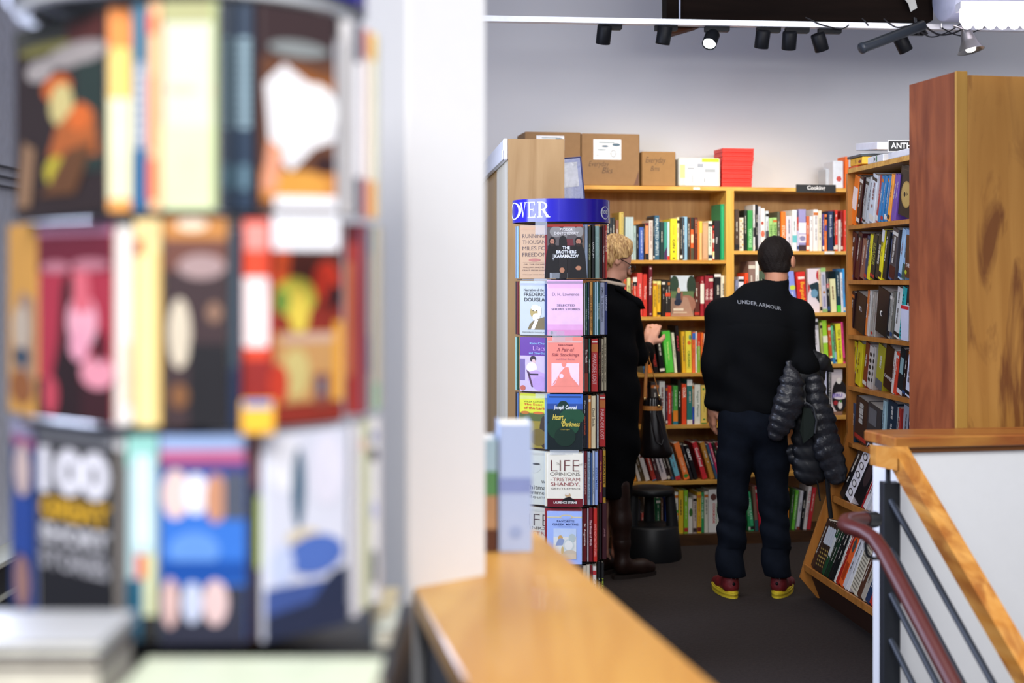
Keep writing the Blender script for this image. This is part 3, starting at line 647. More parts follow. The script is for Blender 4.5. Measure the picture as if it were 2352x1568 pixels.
art_photo = [('r', 0, 0, 1, 1, '8a7060'), ('r', 0, .62, 1, 1, 'c8d4e0'), ('e', .15, .78, .2, .22, '2a4030'), ('e', .9, .75, .2, .25, '26382a'), ('r', 0, .45, 1, .62, '5a7048'), ('e', .7, .3, .4, .22, '9a6a58'), ('p', [(0, .0), (1, 0), (.75, .45), (.45, .5)], 'a88470'),
  ('e', .36, .45, .16, .15, '2a3448'), ('e', .30, .34, .16, .08, '222a3c'), ('e', .34, .64, .07, .07, 'c89a80'), ('e', .48, .5, .05, .12, '8a5a48'), ('r', .1, .14, .55, .2, 'd8ccb8'), ('r', .1, .08, .7, .11, 'c8b8a0')]
W = lambda a, c='e8e8e4', **k: dict(a and {'t': a} or {}, **k)
shelf_row(K, 'top shelf, left bay of back bookcase', LZ[0], 1380, 400, 4.055, [
 (50, 78, 400, '#2b3440'), (80, 105, 405, '#2b3440'), (106, 134, 405, '#30353a'), (138, 168, 430, '#8a5a48'), (170, 215, 355, '#c9b35c', {'art': [('r', .55, .02, .75, .98, '8a7428')]+[('r', .5, y/30, .9, y/30+.012, 'e8d890') for y in range(1, 29)]}), (225, 303, 400, '#b4c8cc', {'art': [('r', .3, 0, .33, 1, '98b0b8'), ('r', .6, 0, .63, 1, '98b0b8')]}), (305, 330, 480, '#a9c0be'), (332, 353, 470, '#17181c'),
 (355, 398, 495, '#3f62b8', {'art': dashes(random.Random(2), 'd8e0f0', v0=.1, v1=.9)}), (400, 411, 460, '#17181c'), (412, 443, 455, '#d89060', {'b': [(0, .17, '17181c'), (.93, 1, '6a1c22')], 'art': []}), (447, 485, 430, '#d9cfc8', {'art': dashes(random.Random(3), '9a6a60', v0=.3, v1=.95)}), (487, 496, 400, '#1c1f24'), (497, 547, 385, '#33607c', {'t': ('HAUNTED SPIRITS', .1, .93, 'c8d8dc'), 'art': [], 'd': 'tall teal-blue book with pale vertical lettering'}),
 (552, 590, 445, '#1f3b3a'), (592, 620, 445, '#3f9a8a', {'art': [('p', [(0, 0), (1, 0), (1, .35), (0, .2)], '4a2a5a')]}), (622, 644, 445, '#bcd6e6', {'b': [(0, .1, 'c8322c')], 'art': []}), (646, 708, 418, '#f0e02c', {'art': [('v', 'GIN', .3, .28, .7, .5, '3a3418', .02), ('e', .5, .2, .12, .025, '222222'), ('r', .3, .03, .7, .06, '3a3418'), ('r', .45, .6, .55, .85, 'b8a828')], 'd': 'bright yellow book lettered GIN'}), (709, 734, 402, '#e8d9a8'), (738, 760, 405, '#2a2622'), (763, 805, 397, '#8fbcd8', {'art': [('r', 0, .02, .35, .98, '3a3a44')]+dashes(random.Random(5), 'eeeeee', u0=.05, u1=.3, v0=.4, v1=.8)}), (808, 832, 405, '#3a2e22'), (835, 864, 405, '#d4622e', {'b': [(.72, 1, '26241e'), (0, .28, '4a4a38')], 'art': [('r', .1, .4, .9, .6, 'eac8a0')]}), (866, 900, 405, '#55261e', {'art': dashes(random.Random(9), 'e0a080', v0=.5, v1=.95)}), (902, 945, 440, '#e9b77a', {'art': [('r', 0, 0, .4, 1, 'e07830'), ('r', .4, .7, 1, 1, 'e0c040')]}),
 (947, 1000, 450, '#b8906a', {'art': [('r', .1, .05, .9, .95, 'c8a07c')]}), (1002, 1037, 438, '#dfe9cf'), (1039, 1056, 480, '#b43a30', {'b': [(.1, .25, 'e8d8a0'), (.5, .62, 'e8e0d8')]}), (1058, 1114, 432, '#232428', {'art': [('v', 'Gin', .3, .42, .6, .58, 'd8d8d8', .02)]}), (1116, 1178, 280, '#128a5c', {'art': [('r', .25, .03, .45, .97, '2aa874')], 'dep': .2, 'd': 'tallest book, thick glossy green'})], off=0.03)
shelf_row(K, 'second shelf, left bay of back bookcase', LZ[1], 1380, 400, 4.055, [
 (165, 198, 975, '#d8c878'), (200, 240, 975, '#e2554a'), (243, 278, 965, '#dfe0a0', {'b': [(0, .5, '3a7a4a')]}), (280, 298, 965, '#8a4a38'), (300, 338, 960, '#d8442c', {'b': [(.88, 1, 'e8e4dc'), (.78, .88, '1c1c1e')]}), (340, 390, 920, '#e0504a'), (392, 432, 930, '#d23a2e', {'art': [('v', 'Wine Grapes', .2, .4, .8, .72, 'f0d8d0', .01)]}), (445, 482, 855, '#6a1c2a', {'art': [('v', 'Windows', .2, .42, .75, .78, 'e8d8d8', .03), ('e', .5, .95, .25, .02, 'd0b0b0'), ('e', .5, .05, .25, .015, 'd0b0b0')], 'd': 'tall maroon book lettered Windows'}),
 (487, 522, 995, '#ecbc30', {'b': [(.9, 1, 'e8e490')]}), (526, 560, 995, '#ecbc30', {'b': [(.9, 1, 'e8e490')]}), (567, 597, 980, '#2a2420'), (600, 626, 985, '#2e2c2a', {'b': [(.55, .65, 'd84a28'), (0, .1, 'd84a28')]}), (627, 653, 985, '#2e2c2a', {'b': [(.55, .65, 'd84a28'), (0, .1, 'd84a28')]}),
 (655, 866, 945, '#8a7060', {'face': 'cover', 'art': art_photo, 'off': .01, 'd': 'face-out book picturing a crouching person'}), (875, 922, 1005, '#5a3028'), (930, 964, 955, '#9e2430', {'b': [(.32, .82, 'ece8dc')]}), (967, 1005, 945, '#8e2a36', {'t': ('WINE', .4, .68, 'f0dcd8')}), (1008, 1050, 945, '#8e2a36', {'t': ('WINE', .4, .68, 'f0dcd8'), 'd': 'second of two maroon books lettered WINE'}), (1055, 1115, 930, '#1b1a1d', {'b': [(.93, 1, 'e8e4e0')]}), (1118, 1170, 945, '#e6e4d6')])
shelf_row(K, 'third shelf, left bay of back bookcase', LZ[2], 1380, 720, 4.055, [
 (395, 425, 190, '#4a7aa0', {'lean': -7}), (440, 482, 175, '#f2862a', {'lean': -7}), (495, 540, 200, '#1b1617', {'lean': -9, 't': ('COOKERY', .15, .5, 'c83a28')}), (550, 596, 175, '#141516', {'lean': -7}), (612, 686, 165, '#55c843', {'lean': -6, 'art': [('v', 'Vegetarian', .35, .3, .7, .75, 'c8ec88', .02), ('r', .15, .2, .25, .7, '88d870')], 'd': 'thick bright green leaning book lettered Vegetarian'}), (690, 715, 180, '#e4e8cc', {'lean': -5}), (722, 752, 115, '#1e1a1c', {'lean': -4, 't': ('FEAST', .45, .78, 'c83040'), 'd': 'tall black book lettered FEAST in red'}),
 (757, 792, 168, '#e6b42c', {'lean': -2}), (795, 850, 165, '#e8d848', {'lean': -1, 'art': [('e', .6, .72, .3, .05, 'd86a28'), ('e', .75, .85, .2, .06, '3a8a80'), ('v', 'ORGANIC', .3, .1, .7, .52, '5a8a30', .02)], 'd': 'yellow book lettered ORGANIC with an orange bowl'}), (852, 882, 175, '#e8703a', {'b': [(.82, .98, '2a6ac0')]}), (884, 900, 168, '#e8e4dc'), (902, 932, 180, '#7db23c', {'b': [(.66, 1, 'c83a20')]}), (934, 958, 178, '#f0702a'), (962, 1000, 190, '#d8d0c0'), (1003, 1040, 170, '#a03a30')], lean=0)
shelf_row(K, 'fourth shelf, left bay of back bookcase', LZ[3], 1380, 720, 4.055, [
 (400, 440, 640, '#7a4a38'), (470, 545, 640, '#4a4542'), (547, 600, 632, '#dce0da'), (602, 621, 668, '#5a3a4a'), (623, 658, 672, '#d8382a'), (660, 672, 668, '#3a4a35'), (674, 718, 675, '#4fa84a', {'b': [(.08, .36, 'e88a2c'), (0, .08, '2a7a9a')], 'art': dashes(random.Random(8), 'c8e8c0', v0=.5, v1=.9), 'd': 'green book with orange and blue base'}), (720, 752, 618, '#26281f'), (756, 800, 658, '#e8502c', {'t': ('COLOR', .66, .92, 'fff0e0'), 'd': 'orange-red book lettered COLOR'}), (803, 852, 615, '#2f7d78', {'b': [(.86, 1, 'e8eae4'), (0, .1, 'e8eae4')], 'd': 'white and teal book'}), (854, 872, 650, '#c9b8a0', {'b': [(.1, .42, '2a5ac8'), (0, .1, '4a2a7a')]}), (874, 930, 662, '#e9eee6', {'art': [('v', 'Vegan Planet', .28, .18, .75, .85, '2a6a4a', .0)], 'd': 'white book lettered Vegan Planet in green'}), (934, 985, 668, '#ecd16a', {'b': [(0, .03, '2a7a3a')], 'art': [('v', 'Vegan Planet', .35, .3, .7, .8, 'a89030'), ('e', .5, .12, .2, .02, '2a8a3a'), ('e', .4, .9, .2, .03, '4a9a3a')]})])
def lr(x, w, y, c, **e): e.setdefault('lean', -17); return (x-w/2, x+w/2, y, c, e)
shelf_row(K, 'fifth shelf, left bay of back bookcase', LZ[4], 1380, 1040, 4.055, [
 lr(280, 30, 40, '#d8d0c0'), lr(320, 38, 20, '#f0a030'), lr(362, 30, 0, '#dcd6cc'), lr(396, 30, 0, '#5a4a30'), lr(440, 44, -20, '#e2dedb', art=[('e', .5, .8, .3, .03, '8a3a30')]), lr(500, 40, 0, '#b03a30', b=[(0, .12, '3a7aa8')]), lr(541, 36, 0, '#4a2a30'), lr(600, 60, -10, '#cfc6c8'), lr(645, 26, 0, '#3a2a2a'), lr(672, 22, 0, '#5a504a'),
 lr(725, 50, -50, '#6fb4c8', b=[(0, .12, 'b83038')]), lr(805, 56, -95, '#ee7c3c', art=[('v', 'COOK FOR', .3, .2, .7, .6, 'f8d8b0', .01), ('e', .5, .1, .4, .05, '3a8a38')], d='thick leaning orange book lettered COOK FOR'), lr(850, 26, -80, '#2a2a30'), lr(895, 40, -70, '#1c1c20', art=[('v', 'CRAFT', .2, .55, .8, .9, 'f0f0f0', .03)]), lr(975, 48, -100, '#c8303a', art=[('v', 'Good Food', .2, .35, .8, .85, 'f4e8e8', .02)], d='leaning red book with white lettering'), lr(1045, 46, -100, '#c08a3a'), lr(1082, 26, -80, '#3a5a7a'), lr(1112, 26, -95, '#d03a6a'), lr(1145, 26, -95, '#2a3a28'), lr(1175, 28, -100, '#8a2a34'), lr(1205, 26, -100, '#c8c8cc')], lean=-17)
shelf_row(K, 'lowest shelf, left bay of back bookcase', LZ[5], 1380, 1040, 4.055, [
 (300, 372, 440, '#3a3a40'), (376, 402, 560, '#c85a50'), (404, 448, 420, '#d8d2c8', {'t': ('THE ITALIAN', .3, .85, '7a4a40')}), (456, 512, 418, '#1f6a40', {'t': ('MASTERING', .3, .95, 'a8d8b8')}), (515, 555, 420, '#24583a'), (560, 580, 425, '#6a4a30'), (602, 636, 415, '#2a4aa0'), (640, 676, 440, '#d8d4cc'), (684, 724, 368, '#e2e0d4', {'b': [(.5, .57, '4aa83a'), (.44, .49, 'e8902c')]}), (728, 772, 350, '#dcb82c'), (775, 812, 348, '#86bc32'), (815, 855, 425, '#dcdad0', {'art': [('e', .6, .6, .4, .12, '3a6a30')]}), (857, 892, 400, '#cdbfb4', {'b': [(.03, .1, '4a2a30')]}), (896, 935, 365, '#e0b030'), (937, 965, 370, '#2f9a5a', {'t': ('ON THE SIDE', .35, .9, 'd0f0d8')}), (967, 1003, 362, '#dcdccc'),
 (1006, 1105, 340, '#e6e6e2', {'art': [('e', .45, .82, .28, .08, '6a4038'), ('v', 'COOKBOOK', .38, .2, .6, .68, 'c83a28', .03), ('v', 'THE COMPLETE', .66, .2, .8, .68, '4a9a3a', .01), ('v', 'AFRICAN', .84, .3, .94, .6, '3a7ac0')], 'd': 'very thick white book, red and green lettering'}), (1108, 1145, 338, '#dfe0da'), (1150, 1200, 350, '#8a7a60')])
shelf_row(K, 'lowest shelf right of the divider, back bookcase', RZ[5], 1380, 1040, 4.055, [
 (1300, 1330, 380, '#3a3a30'), (1375, 1395, 400, '#2f9a5a', {'lean': -5}), (1398, 1434, 365, '#3fb878', {'lean': -6, 't': ('CLEAN SLATE', .3, .85, 'c8f0d8'), 'd': 'leaning mint green book lettered CLEAN SLATE'}), (1440, 1470, 315, '#8a6a5a', {'lean': -4, 'art': [('r', 0, 0, 1, .25, '2a5a60')]}), (1478, 1510, 310, '#c8283c', {'lean': -6}), (1560, 1600, 340, '#d8d0c0'), (1650, 1690, 350, '#7a3a2a'), (1715, 1750, 330, '#e88a30'), (1752, 1776, 350, '#2f5a30', {'lean': 6}), (1778, 1806, 352, '#6cc83c', {'lean': 7}), (1818, 1848, 355, '#d8d8e0', {'lean': 7, 'b': [(0, .08, '8a4030')]}), (1850, 1880, 355, '#15151a', {'lean': 7}), (1884, 1914, 315, '#e0dcd8', {'lean': 8, 'art': [('v', 'REAL FOOD', .2, .3, .8, .9, 'c04a5a')]}), (1917, 1952, 325, '#c83038', {'lean': 9})])
shelf_row(K, 'top shelf, right bay of back bookcase', RZ[0], 1380, 400, 4.055, [
 (1252, 1293, 330, '#4a3a30'), (1296, 1335, 405, '#dcd2c0', {'art': [('e', .3+.4*(i % 2), .1+i*.08, .2, .03, ['6a5a48', 'c8a050', 'a8a090'][i % 3]) for i in range(11)]}), (1338, 1366, 335, '#222a24'), (1369, 1416, 338, '#38964c', {'t': ('VEGETABLES', .08, .55, 'a8e0a8')}), (1419, 1437, 285, '#dcdce0', {'b': [(.3, .5, '2a2a30')]}), (1438, 1460, 285, '#1c1c20'), (1463, 1488, 300, '#b8bcc8'), (1490, 1532, 318, '#e8e4e0', {'art': [('e', .5, .4, .4, .08, 'c86a50'), ('e', .4, .65, .3, .04, 'a84a3a')]}), (1535, 1565, 343, '#c8d4dc', {'b': [(.2, .5, '3a4048')]}), (1567, 1602, 408, '#a0cc7c', {'t': ('SIMPLE', .3, .8, '4a7a3a')}), (1605, 1643, 405, '#a0cc7c', {'t': ('SIMPLE', .3, .8, '4a7a3a')}), (1648, 1673, 350, '#5a5a48'), (1676, 1720, 350, '#f07a28', {'t': ('STOIC', .35, .65, 'f8d8c0')}), (1725, 1778, 390, '#d8d4dc', {'art': dashes(random.Random(6), '6a6a88', v0=.2, v1=.9)}), (1780, 1823, 335, '#e4eef0', {'b': [(.2, .38, '6ac0c8')]}), (1826, 1843, 400, '#c04a40', {'b': [(.0, .6, 'c8c8e8')]}), (1846, 1914, 328, '#9a96c8', {'b': [(.42, .68, 'e8e6ee'), (.2, .4, 'e0dce8'), (0, .14, '3a2a30')], 'art': [('e', .5, .3, .4, .06, '8a88b0')], 'd': 'thick lavender and white banded book'}), (1917, 1944, 392, '#d8683a'), (1947, 1975, 395, '#e8e8ea', {'art': dashes(random.Random(1), '4a4a50', v0=.5, v1=.9)}), (1977, 2020, 330, '#eceaea'), (2022, 2061, 338, '#e6e0cc'), (2066, 2084, 370, '#5a4a8a'), (2086, 2108, 375, '#f08040', {'b': [(.55, .7, '5a4a9a')]}), (2115, 2164, 345, '#26365a', {'art': [('v', "Mom's South", .3, .35, .7, .9, 'd8dce8', .01)], 'd': 'navy book with pale lettering'}), (2166, 2177, 345, '#16181c'), (2179, 2208, 335, '#d8382c'), (2211, 2234, 425, '#d8d4d0'), (2237, 2258, 345, '#8a2024'), (2261, 2284, 335, '#d84030')], off=.03)
shelf_row(K, 'second shelf, right bay of back bookcase', RZ[1], 1380, 400, 4.055, [
 (1255, 1282, 985, '#8a94b8'), (1285, 1335, 955, '#dcdce8'), (1340, 1372, 920, '#f0502a'), (1376, 1440, 815, '#8a7068'), (1442, 1475, 810, '#f0eeea', {'d': 'tall white book'}), (1480, 1540, 900, '#4a5a48'), (1545, 1600, 930, '#b8a080'), (1605, 1660, 900, '#6a6a78'), (1665, 1720, 920, '#c8c0b0'), (1730, 1762, 920, '#4a5a8a', {'lean': -3}), (1768, 1835, 905, '#8a9ae8', {'lean': -6, 'art': [('e', .6, .6, .4, .06, 'c8d84a')]+dashes(random.Random(12), 'e0e4f8', v0=.1, v1=.5)}), (1840, 1925, 910, '#d42c24', {'lean': -4, 'art': [('v', 'Burgundy', .3, .25, .85, .75, 'f0b030', .03), ('r', .2, .82, .9, .88, 'f0e8e0')], 'd': 'thick red book with yellow lettering'}),
 (1930, 2040, 880, '#e2d8e4', {'face': 'cover', 'art': [('p', [(0, .62), (.2, .55), (.55, .38), (1, .2), (1, .62), (.8, .7)], '16303a'), ('e', .55, .43, .3, .1, '6a98b8'), ('e', .9, .85, .2, .12, 'b8343a'), ('p', [(0, .4), (.2, .55), (0, .7)], 'b84040')], 'd': 'face-out book with white petals and a dark band'}), (2044, 2066, 885, '#d8c8a8', {'lean': -3}), (2068, 2114, 872, '#c4c4d4', {'lean': -3, 'b': [(.91, 1, '9ac87a'), (0, .07, '8ab070')], 'art': [('e', .5, .45, .25, .03, 'b07840'), ('r', .25, .12, .7, .36, '9a9ac0'), ('r', .25, .6, .7, .85, '9098b0')]}), (2117, 2144, 905, '#1e2226', {'lean': -3, 'b': [(.6, .7, 'b83040')]}), (2148, 2200, 975, '#e4e4b4', {'lean': -3}), (2203, 2238, 903, '#163848', {'lean': -3, 'b': [(0, .17, '4ac83a')], 'art': dashes(random.Random(13), 'd0dce0', v0=.4, v1=.9)}), (2241, 2262, 915, '#dfe8f4', {'lean': -2}), (2264, 2285, 880, '#3a9ae0', {'lean': -2})])
shelf_row(K, 'third shelf, right bay of back bookcase', RZ[2], 1380, 720, 4.055, [
 (1500, 1560, 90, '#5a3a30'), (1600, 1660, 80, '#c8a050'), (1700, 1760, 90, '#3a5a60'), (1880, 1920, 80, '#b84a3a'), (1925, 1960, 90, '#3a3a48'), (1985, 2045, 50, '#d8d8e0', {'b': [(.75, .95, 'a8a8b0')]}), (2060, 2082, 85, '#b8c070'), (2085, 2132, 65, '#a0dc38', {'b': [(.48, .64, 'e8f0d8')], 'art': []}), (2135, 2160, 105, '#c85a2c', {'b': [(0, .2, 'e8e4a0')]}), (2162, 2184, 115, '#6ac890', {'b': [(0, .15, '2a7ac0')]}), (2186, 2204, 110, '#3a5a20', {'b': [(0, .3, 'a8c8d8')]}), (2208, 2260, 95, '#ece83c', {'art': [('v', 'FOOD LOVERS', .35, .12, .7, .55, '2a2a10', .02), ('v', 'TOFU', .35, .68, .7, .85, '2a2a10', .02), ('e', .5, .61, .25, .025, 'b06848')], 'd': 'bright yellow book with black lettering'}), (2262, 2284, 80, '#e0408a')], lean=-4)
shelf_row(K, 'fourth shelf, right bay of back bookcase', RZ[3], 1380, 720, 4.055, [
 (1260, 1310, 560, '#7a3a30'), (1312, 1352, 570, '#c8b890'), (1354, 1414, 540, '#2a3a4a'), (1416, 1460, 560, '#5a6a3a'), (1470, 1530, 550, '#8a2a34'), (1532, 1572, 570, '#d8d0c0'), (1574, 1630, 560, '#3a3a3c'), (1632, 1678, 545, '#c8702c'), (1680, 1740, 560, '#2a5a60'), (1742, 1786, 565, '#b8a070'), (1840, 1900, 560, '#3a3048'), (1960, 2020, 560, '#6a3a30'), (2040, 2108, 530, '#ccd2ec', {'th': .03}), (2112, 2144, 528, '#14151a', {'art': [('v', "COLLECTOR'S CURRY", .3, .25, .75, .97, 'e8e8e8', .0)], 'lean': 0, 'd': 'black book with white vertical lettering'}),
 (2148, 2252, 520, '#d8cfd2', {'face': 'cover', 'art': [('e', .75, .42, .7, .36, '1c1618'), ('e', .7, .75, .22, .07, 'f0ece8'), ('e', .75, .42, .6, .08, 'e8e0ec'), ('t', 'JERU', .05, .37, 1.0, .47, '6a58b8', .04), ('e', .4, .27, .2, .05, 'a82c34'), ('e', .8, .22, .2, .09, 'e8e4e0'), ('e', .85, .3, .1, .03, '4a8a3a'), ('r', 0, 0, 1, .08, '8a6a58')], 'd': 'face-out cookbook with a dark plate, lettered JERU'})])
shelf_row(K, 'fifth shelf behind the man, back bookcase', RZ[4], 1380, 720, 4.055, [(1262, 1298, 1280, '#8a3a2a'), (1300, 1370, 1290, '#4a3a30'), (1500, 1555, 1270, '#c8b48c'), (1605, 1650, 1260, '#3a5a4a'), (1655, 1695, 1270, '#b85a30'), (1425, 1445, 1260, '#3a3a2a', {'b': [(.3, .5, 'd8902a')]}), (1448, 1470, 1250, '#1c1c1e', {'b': [(0, .08, 'c8c8c8')]}), (1560, 1600, 1260, '#7a3a30'), (1700, 1760, 1270, '#2a3a4a'), (2150, 2200, 1250, '#5a2a28')])

# ---- right aisle bookcase
def arow(where, zb, ox, oy, k, rows, lean, **kw): shelf_row(A, where, zb, ox, oy, k, rows, lean=lean, off=.03, dep=.15, **kw)
arow('top shelf of the aisle bookcase', AZ[0], 1880, 300, 3.136, [
 (235, 268, 330, '#f07a20', {'b': [(.3, .75, 'f0e0d8'), (0, .25, 'f07a20')], 'art': []}), (270, 296, 335, '#3a1814'), (298, 318, 342, '#2a2a2a'), (320, 342, 350, '#a8acac'), (344, 366, 345, '#c4ccd0'), (368, 402, 322, '#cdd6dc'), (404, 420, 330, '#b03028'), (423, 440, 332, '#2a78b0'), (442, 459, 332, '#2a78b0', {'d': 'second of four matching blue books'}), (461, 478, 332, '#2a78b0', {'d': 'third of four matching blue books'}), (480, 494, 332, '#2a78b0', {'d': 'last of four matching blue books'}), (496, 515, 322, '#f0a040'), (517, 534, 322, '#6a4aa0'), (536, 553, 322, '#6a4aa0', {'d': 'second of two purple books'}),
 (560, 655, 268, '#17171a', {'face': 'cover', 'th': .03, 'lean': 12, 'art': [('e', .55, .45, .40, .27, 'a88a48'), ('e', .55, .45, .36, .24, 'b89a58'), ('e', .42, .44, .07, .05, '26221c'), ('v', 'A', .55, .42, .66, .5, '3a3020'), ('r', .1, .93, .9, .94, '5a5040')], 'd': 'black face-out book with a gold disc'}), (662, 676, 300, '#d8d8d4'), (678, 700, 300, '#2a2a2c'), (705, 740, 300, '#5a4a3a')], 17)
arow('second shelf of the aisle bookcase', AZ[1], 1880, 300, 3.136, [
 (222, 255, 735, '#4a1a1c'), (257, 288, 735, '#4a1a1c'), (290, 325, 785, '#8a5a48'), (327, 345, 760, '#26345a'), (347, 366, 752, '#e0d420'), (368, 400, 750, '#1c1c18', {'t': ("READER", .3, .8, '9a9a40')}), (402, 436, 750, '#24221c'), (438, 458, 718, '#e4d820', {'b': [(.75, 1, 'd8d8d8')]}), (460, 488, 728, '#1a1a1e'), (490, 512, 740, '#4a5a80'), (514, 555, 692, '#484244', {'b': [(0, .25, '4a1c18')]}), (562, 588, 712, '#a8c8e0'), (590, 620, 715, '#8ab0d0', {'b': [(0, .3, '3a5a50')]}), (626, 695, 760, '#5a3420', {'face': 'cover', 'th': .03, 'lean': 8, 'art': [('e', .7, .7, .3, .1, 'c89060'), ('t', 'THE MO', .1, .25, .95, .34, 'e8e0d8', .02), ('e', .15, .12, .12, .05, 'b8c030'), ('e', .8, .45, .3, .12, 'a86838')], 'd': 'brown face-out book lettered THE MO'}), (700, 740, 740, '#3a3a3a')], 15)
arow('third shelf of the aisle bookcase', AZ[2], 1880, 300, 3.136, [
 (228, 250, 1160, '#2a1618'), (252, 328, 1175, '#141618', {'art': [('t', 'Ti.', .35, .55, .65, .66, 'e8e8e8', .02)]}), (331, 346, 1150, '#d0702a'), (348, 362, 1150, '#c4c0b8'), (370, 382, 1160, '#a8a298'), (384, 398, 1160, '#9a948a'), (400, 412, 1165, '#a8a298'), (414, 500, 1115, '#15151a', {'art': [('e', .45, .45, .13, .06, 'e8e4dc'), ('e', .5, .45, .1, .05, '15151a')]}), (503, 520, 1168, '#9a9a90'), (522, 538, 1160, '#6a6a60'), (540, 578, 1122, '#dcdcd6'), (580, 606, 1108, '#28b0b0', {'art': [('r', .2, .05+i*.07, .5, .08+i*.07, '0a4a50') for i in range(12)]}), (608, 640, 1130, '#232326'), (644, 700, 1262, '#dadcec', {'face': 'cover', 'th': .02, 'lean': 3, 'art': [('r', 0, .9, 1, 1, 'd02c34')], 'off': -.03, 'd': 'white booklet with a red top edge'})], 13)
arow('fourth shelf of the aisle bookcase', AZ[3], 1820, 780, 2.528, [
 (332, 350, 8, '#d4c420'), (351, 364, 12, '#4a2a18'), (366, 396, 12, '#d4c420'), (398, 420, 10, '#7a2a20'), (433, 455, 35, '#c8c0b8', {'art': [('e', .5, .2+.15*i, .3, .05, '222222') for i in range(5)]}), (457, 470, 38, '#b8b0a8', {'art': [('e', .5, .2+.15*i, .3, .05, '222222') for i in range(5)]}), (472, 512, 14, '#a8a028', {'b': [(0, .2, '5a5a60')]}), (515, 570, 30, '#34160f', {'art': [('t', 'LAND', .1, .24, .9, .32, 'e0d8d0', .02)]}), (573, 588, 65, '#dcd8cc'), (590, 606, 70, '#d8442a'), (608, 640, 50, '#182226', {'b': [(0, .1, 'd8d8d8')], 'art': [('r', .2, .45, .8, .8, '8aa8a8')]}), (642, 660, 60, '#2a1a18'), (662, 680, 50, '#17171a', {'b': [(.02, .1, 'd8d8d8')]}), (686, 720, 0, '#dfe2ee', {'off': -.03})], 14)
arow('fifth shelf of the aisle bookcase', AZ[4], 1820, 780, 2.528, [
 (335, 362, 365, '#164668'), (364, 432, 340, '#3a2620'), (435, 510, 380, '#38383a', {'art': [('r', .1, .5, .7, .9, '6a6a6c')]}), (514, 530, 350, '#a8c8cc'), (532, 585, 350, '#1c2e40'), (588, 606, 390, '#a8a8a4'), (608, 620, 395, '#a8322a'), (622, 660, 380, '#9aa0a8'), (664, 730, 385, '#1c2c48', {'art': [('t', 'CO', .1, .55, .9, .75, 'd8e0e8', .02)]})], 9)
# tilted lower shelves: rows are placed on the tilted boards
tm1 = Matrix.Translation((0, -0.055, 0.492)) @ Matrix.Rotation(math.radians(-17.7), 4, 'X')
tm2 = Matrix.Translation((0, -0.195, 0.158)) @ Matrix.Rotation(math.radians(-15.4), 4, 'X')
def trow(where, tm, zb, rows, lean, n0):
    prev = 0.02
    for i, r in enumerate(rows):
        wd, h, col = r[:3]; ex = r[3] if len(r) > 3 else {}; rng = random.Random(i+n0)
        ln = math.radians(lean); c = math.cos(ln)
        M = A.M @ tm @ Matrix.Translation((prev+wd/c, 0.0, 0.001)) @ Matrix.Rotation(ln, 4, 'Y') @ Matrix.Translation((-wd, 0, 0)); prev += wd/c+.0008
        lum = sum(lin(col)[:3])/3
        art = ex.get('art', dashes(rng, 'e0d8c8' if lum < .3 else '3a3230', v0=.3, v1=.85)); art = [('r', 0, a, 1, b_, cc) for a, b_, cc in ex.get('b', [])]+art
        mbk = book_geo(M, wd, .14, h, col, art)
        d = ex.get('d') or ' '.join(x for x in (WT(wd), cname(col)) if x)+' book'
        lbl = f"{d}, {'leftmost' if i == 0 else ORD[i]+' from left'}, {where}"
        if len(lbl.split()) > 16: lbl = f'{d}, {where}'
        o = mbk.build('book', None, lbl, 'book', 'books '+where); rebase(o, M @ Vector((wd/2, .05, 0)))
oval = [('e', .5, .12+.16*i, .34, .055, '2a2422') for i in range(6)]+[('e', .5, .12+.16*i, .22, .04, 'e8e4e0') for i in range(5)]+[('e', .5, .92, .2, .035, 'c86830')]
trow('upper tilted shelf of the aisle bookcase', tm1, 0, [(.07, .27, '1a1a1c'), (.10, .29, 'e6e2e4', {'art': oval, 'd': 'white spine with a column of small oval portraits'}), (.13, .27, '1b1719', {'art': [('e', .5, .5, .3, .2, '3a2c2c')]}), (.02, .25, 'a8282c'), (.04, .25, 'dcd8d8'), (.04, .25, 'c8c8cc'), (.04, .25, 'd8d4d4'), (.05, .26, '8a8a90'), (.05, .26, '3a4a5a'), (.05, .24, '7a3a2a'), (.05, .25, 'c8b890')], 16, 50)
bs = lambda c: {'b': [(.55, .9, 'c8ccd0')], 'art': [('r', .2, .1+.08*i, .8, .13+.08*i, 'b89a50') for i in range(5)]}
trow('lowest tilted shelf of the aisle bookcase', tm2, 0, [(.05, .25, '3a2620')]+[(.027, .25, '33241c', bs(0)) for i in range(4)]+[(.035, .27, '1c4a2c', {'b': [(.35, .7, 'd0d4d0')]}), (.02, .26, '1c2a20'), (.035, .27, '12301e'), (.03, .26, '17191a'), (.05, .28, '14181a'), (.022, .27, 'dcdcd0'), (.035, .28, 'a8281c'), (.055, .28, 'e8642a', {'art': [('r', .15, .1, .85, .4, 'b03c18'), ('e', .5, .7, .3, .12, '4a4a48')], 'd': 'thick orange book with a grey figure'}), (.05, .27, 'd0d0d4'), (.035, .28, 'e4e4e2'), (.09, .28, 'd8d0b8', {'art': [('r', .1, .05+.06*i, .9, .075+.06*i, '8a8474') for i in range(14)]}), (.05, .25, '5a3a2a'), (.05, .26, 'b8b0a0'), (.05, .24, '2a3a5a'), (.05, .25, 'c83a2c')], 14, 90)

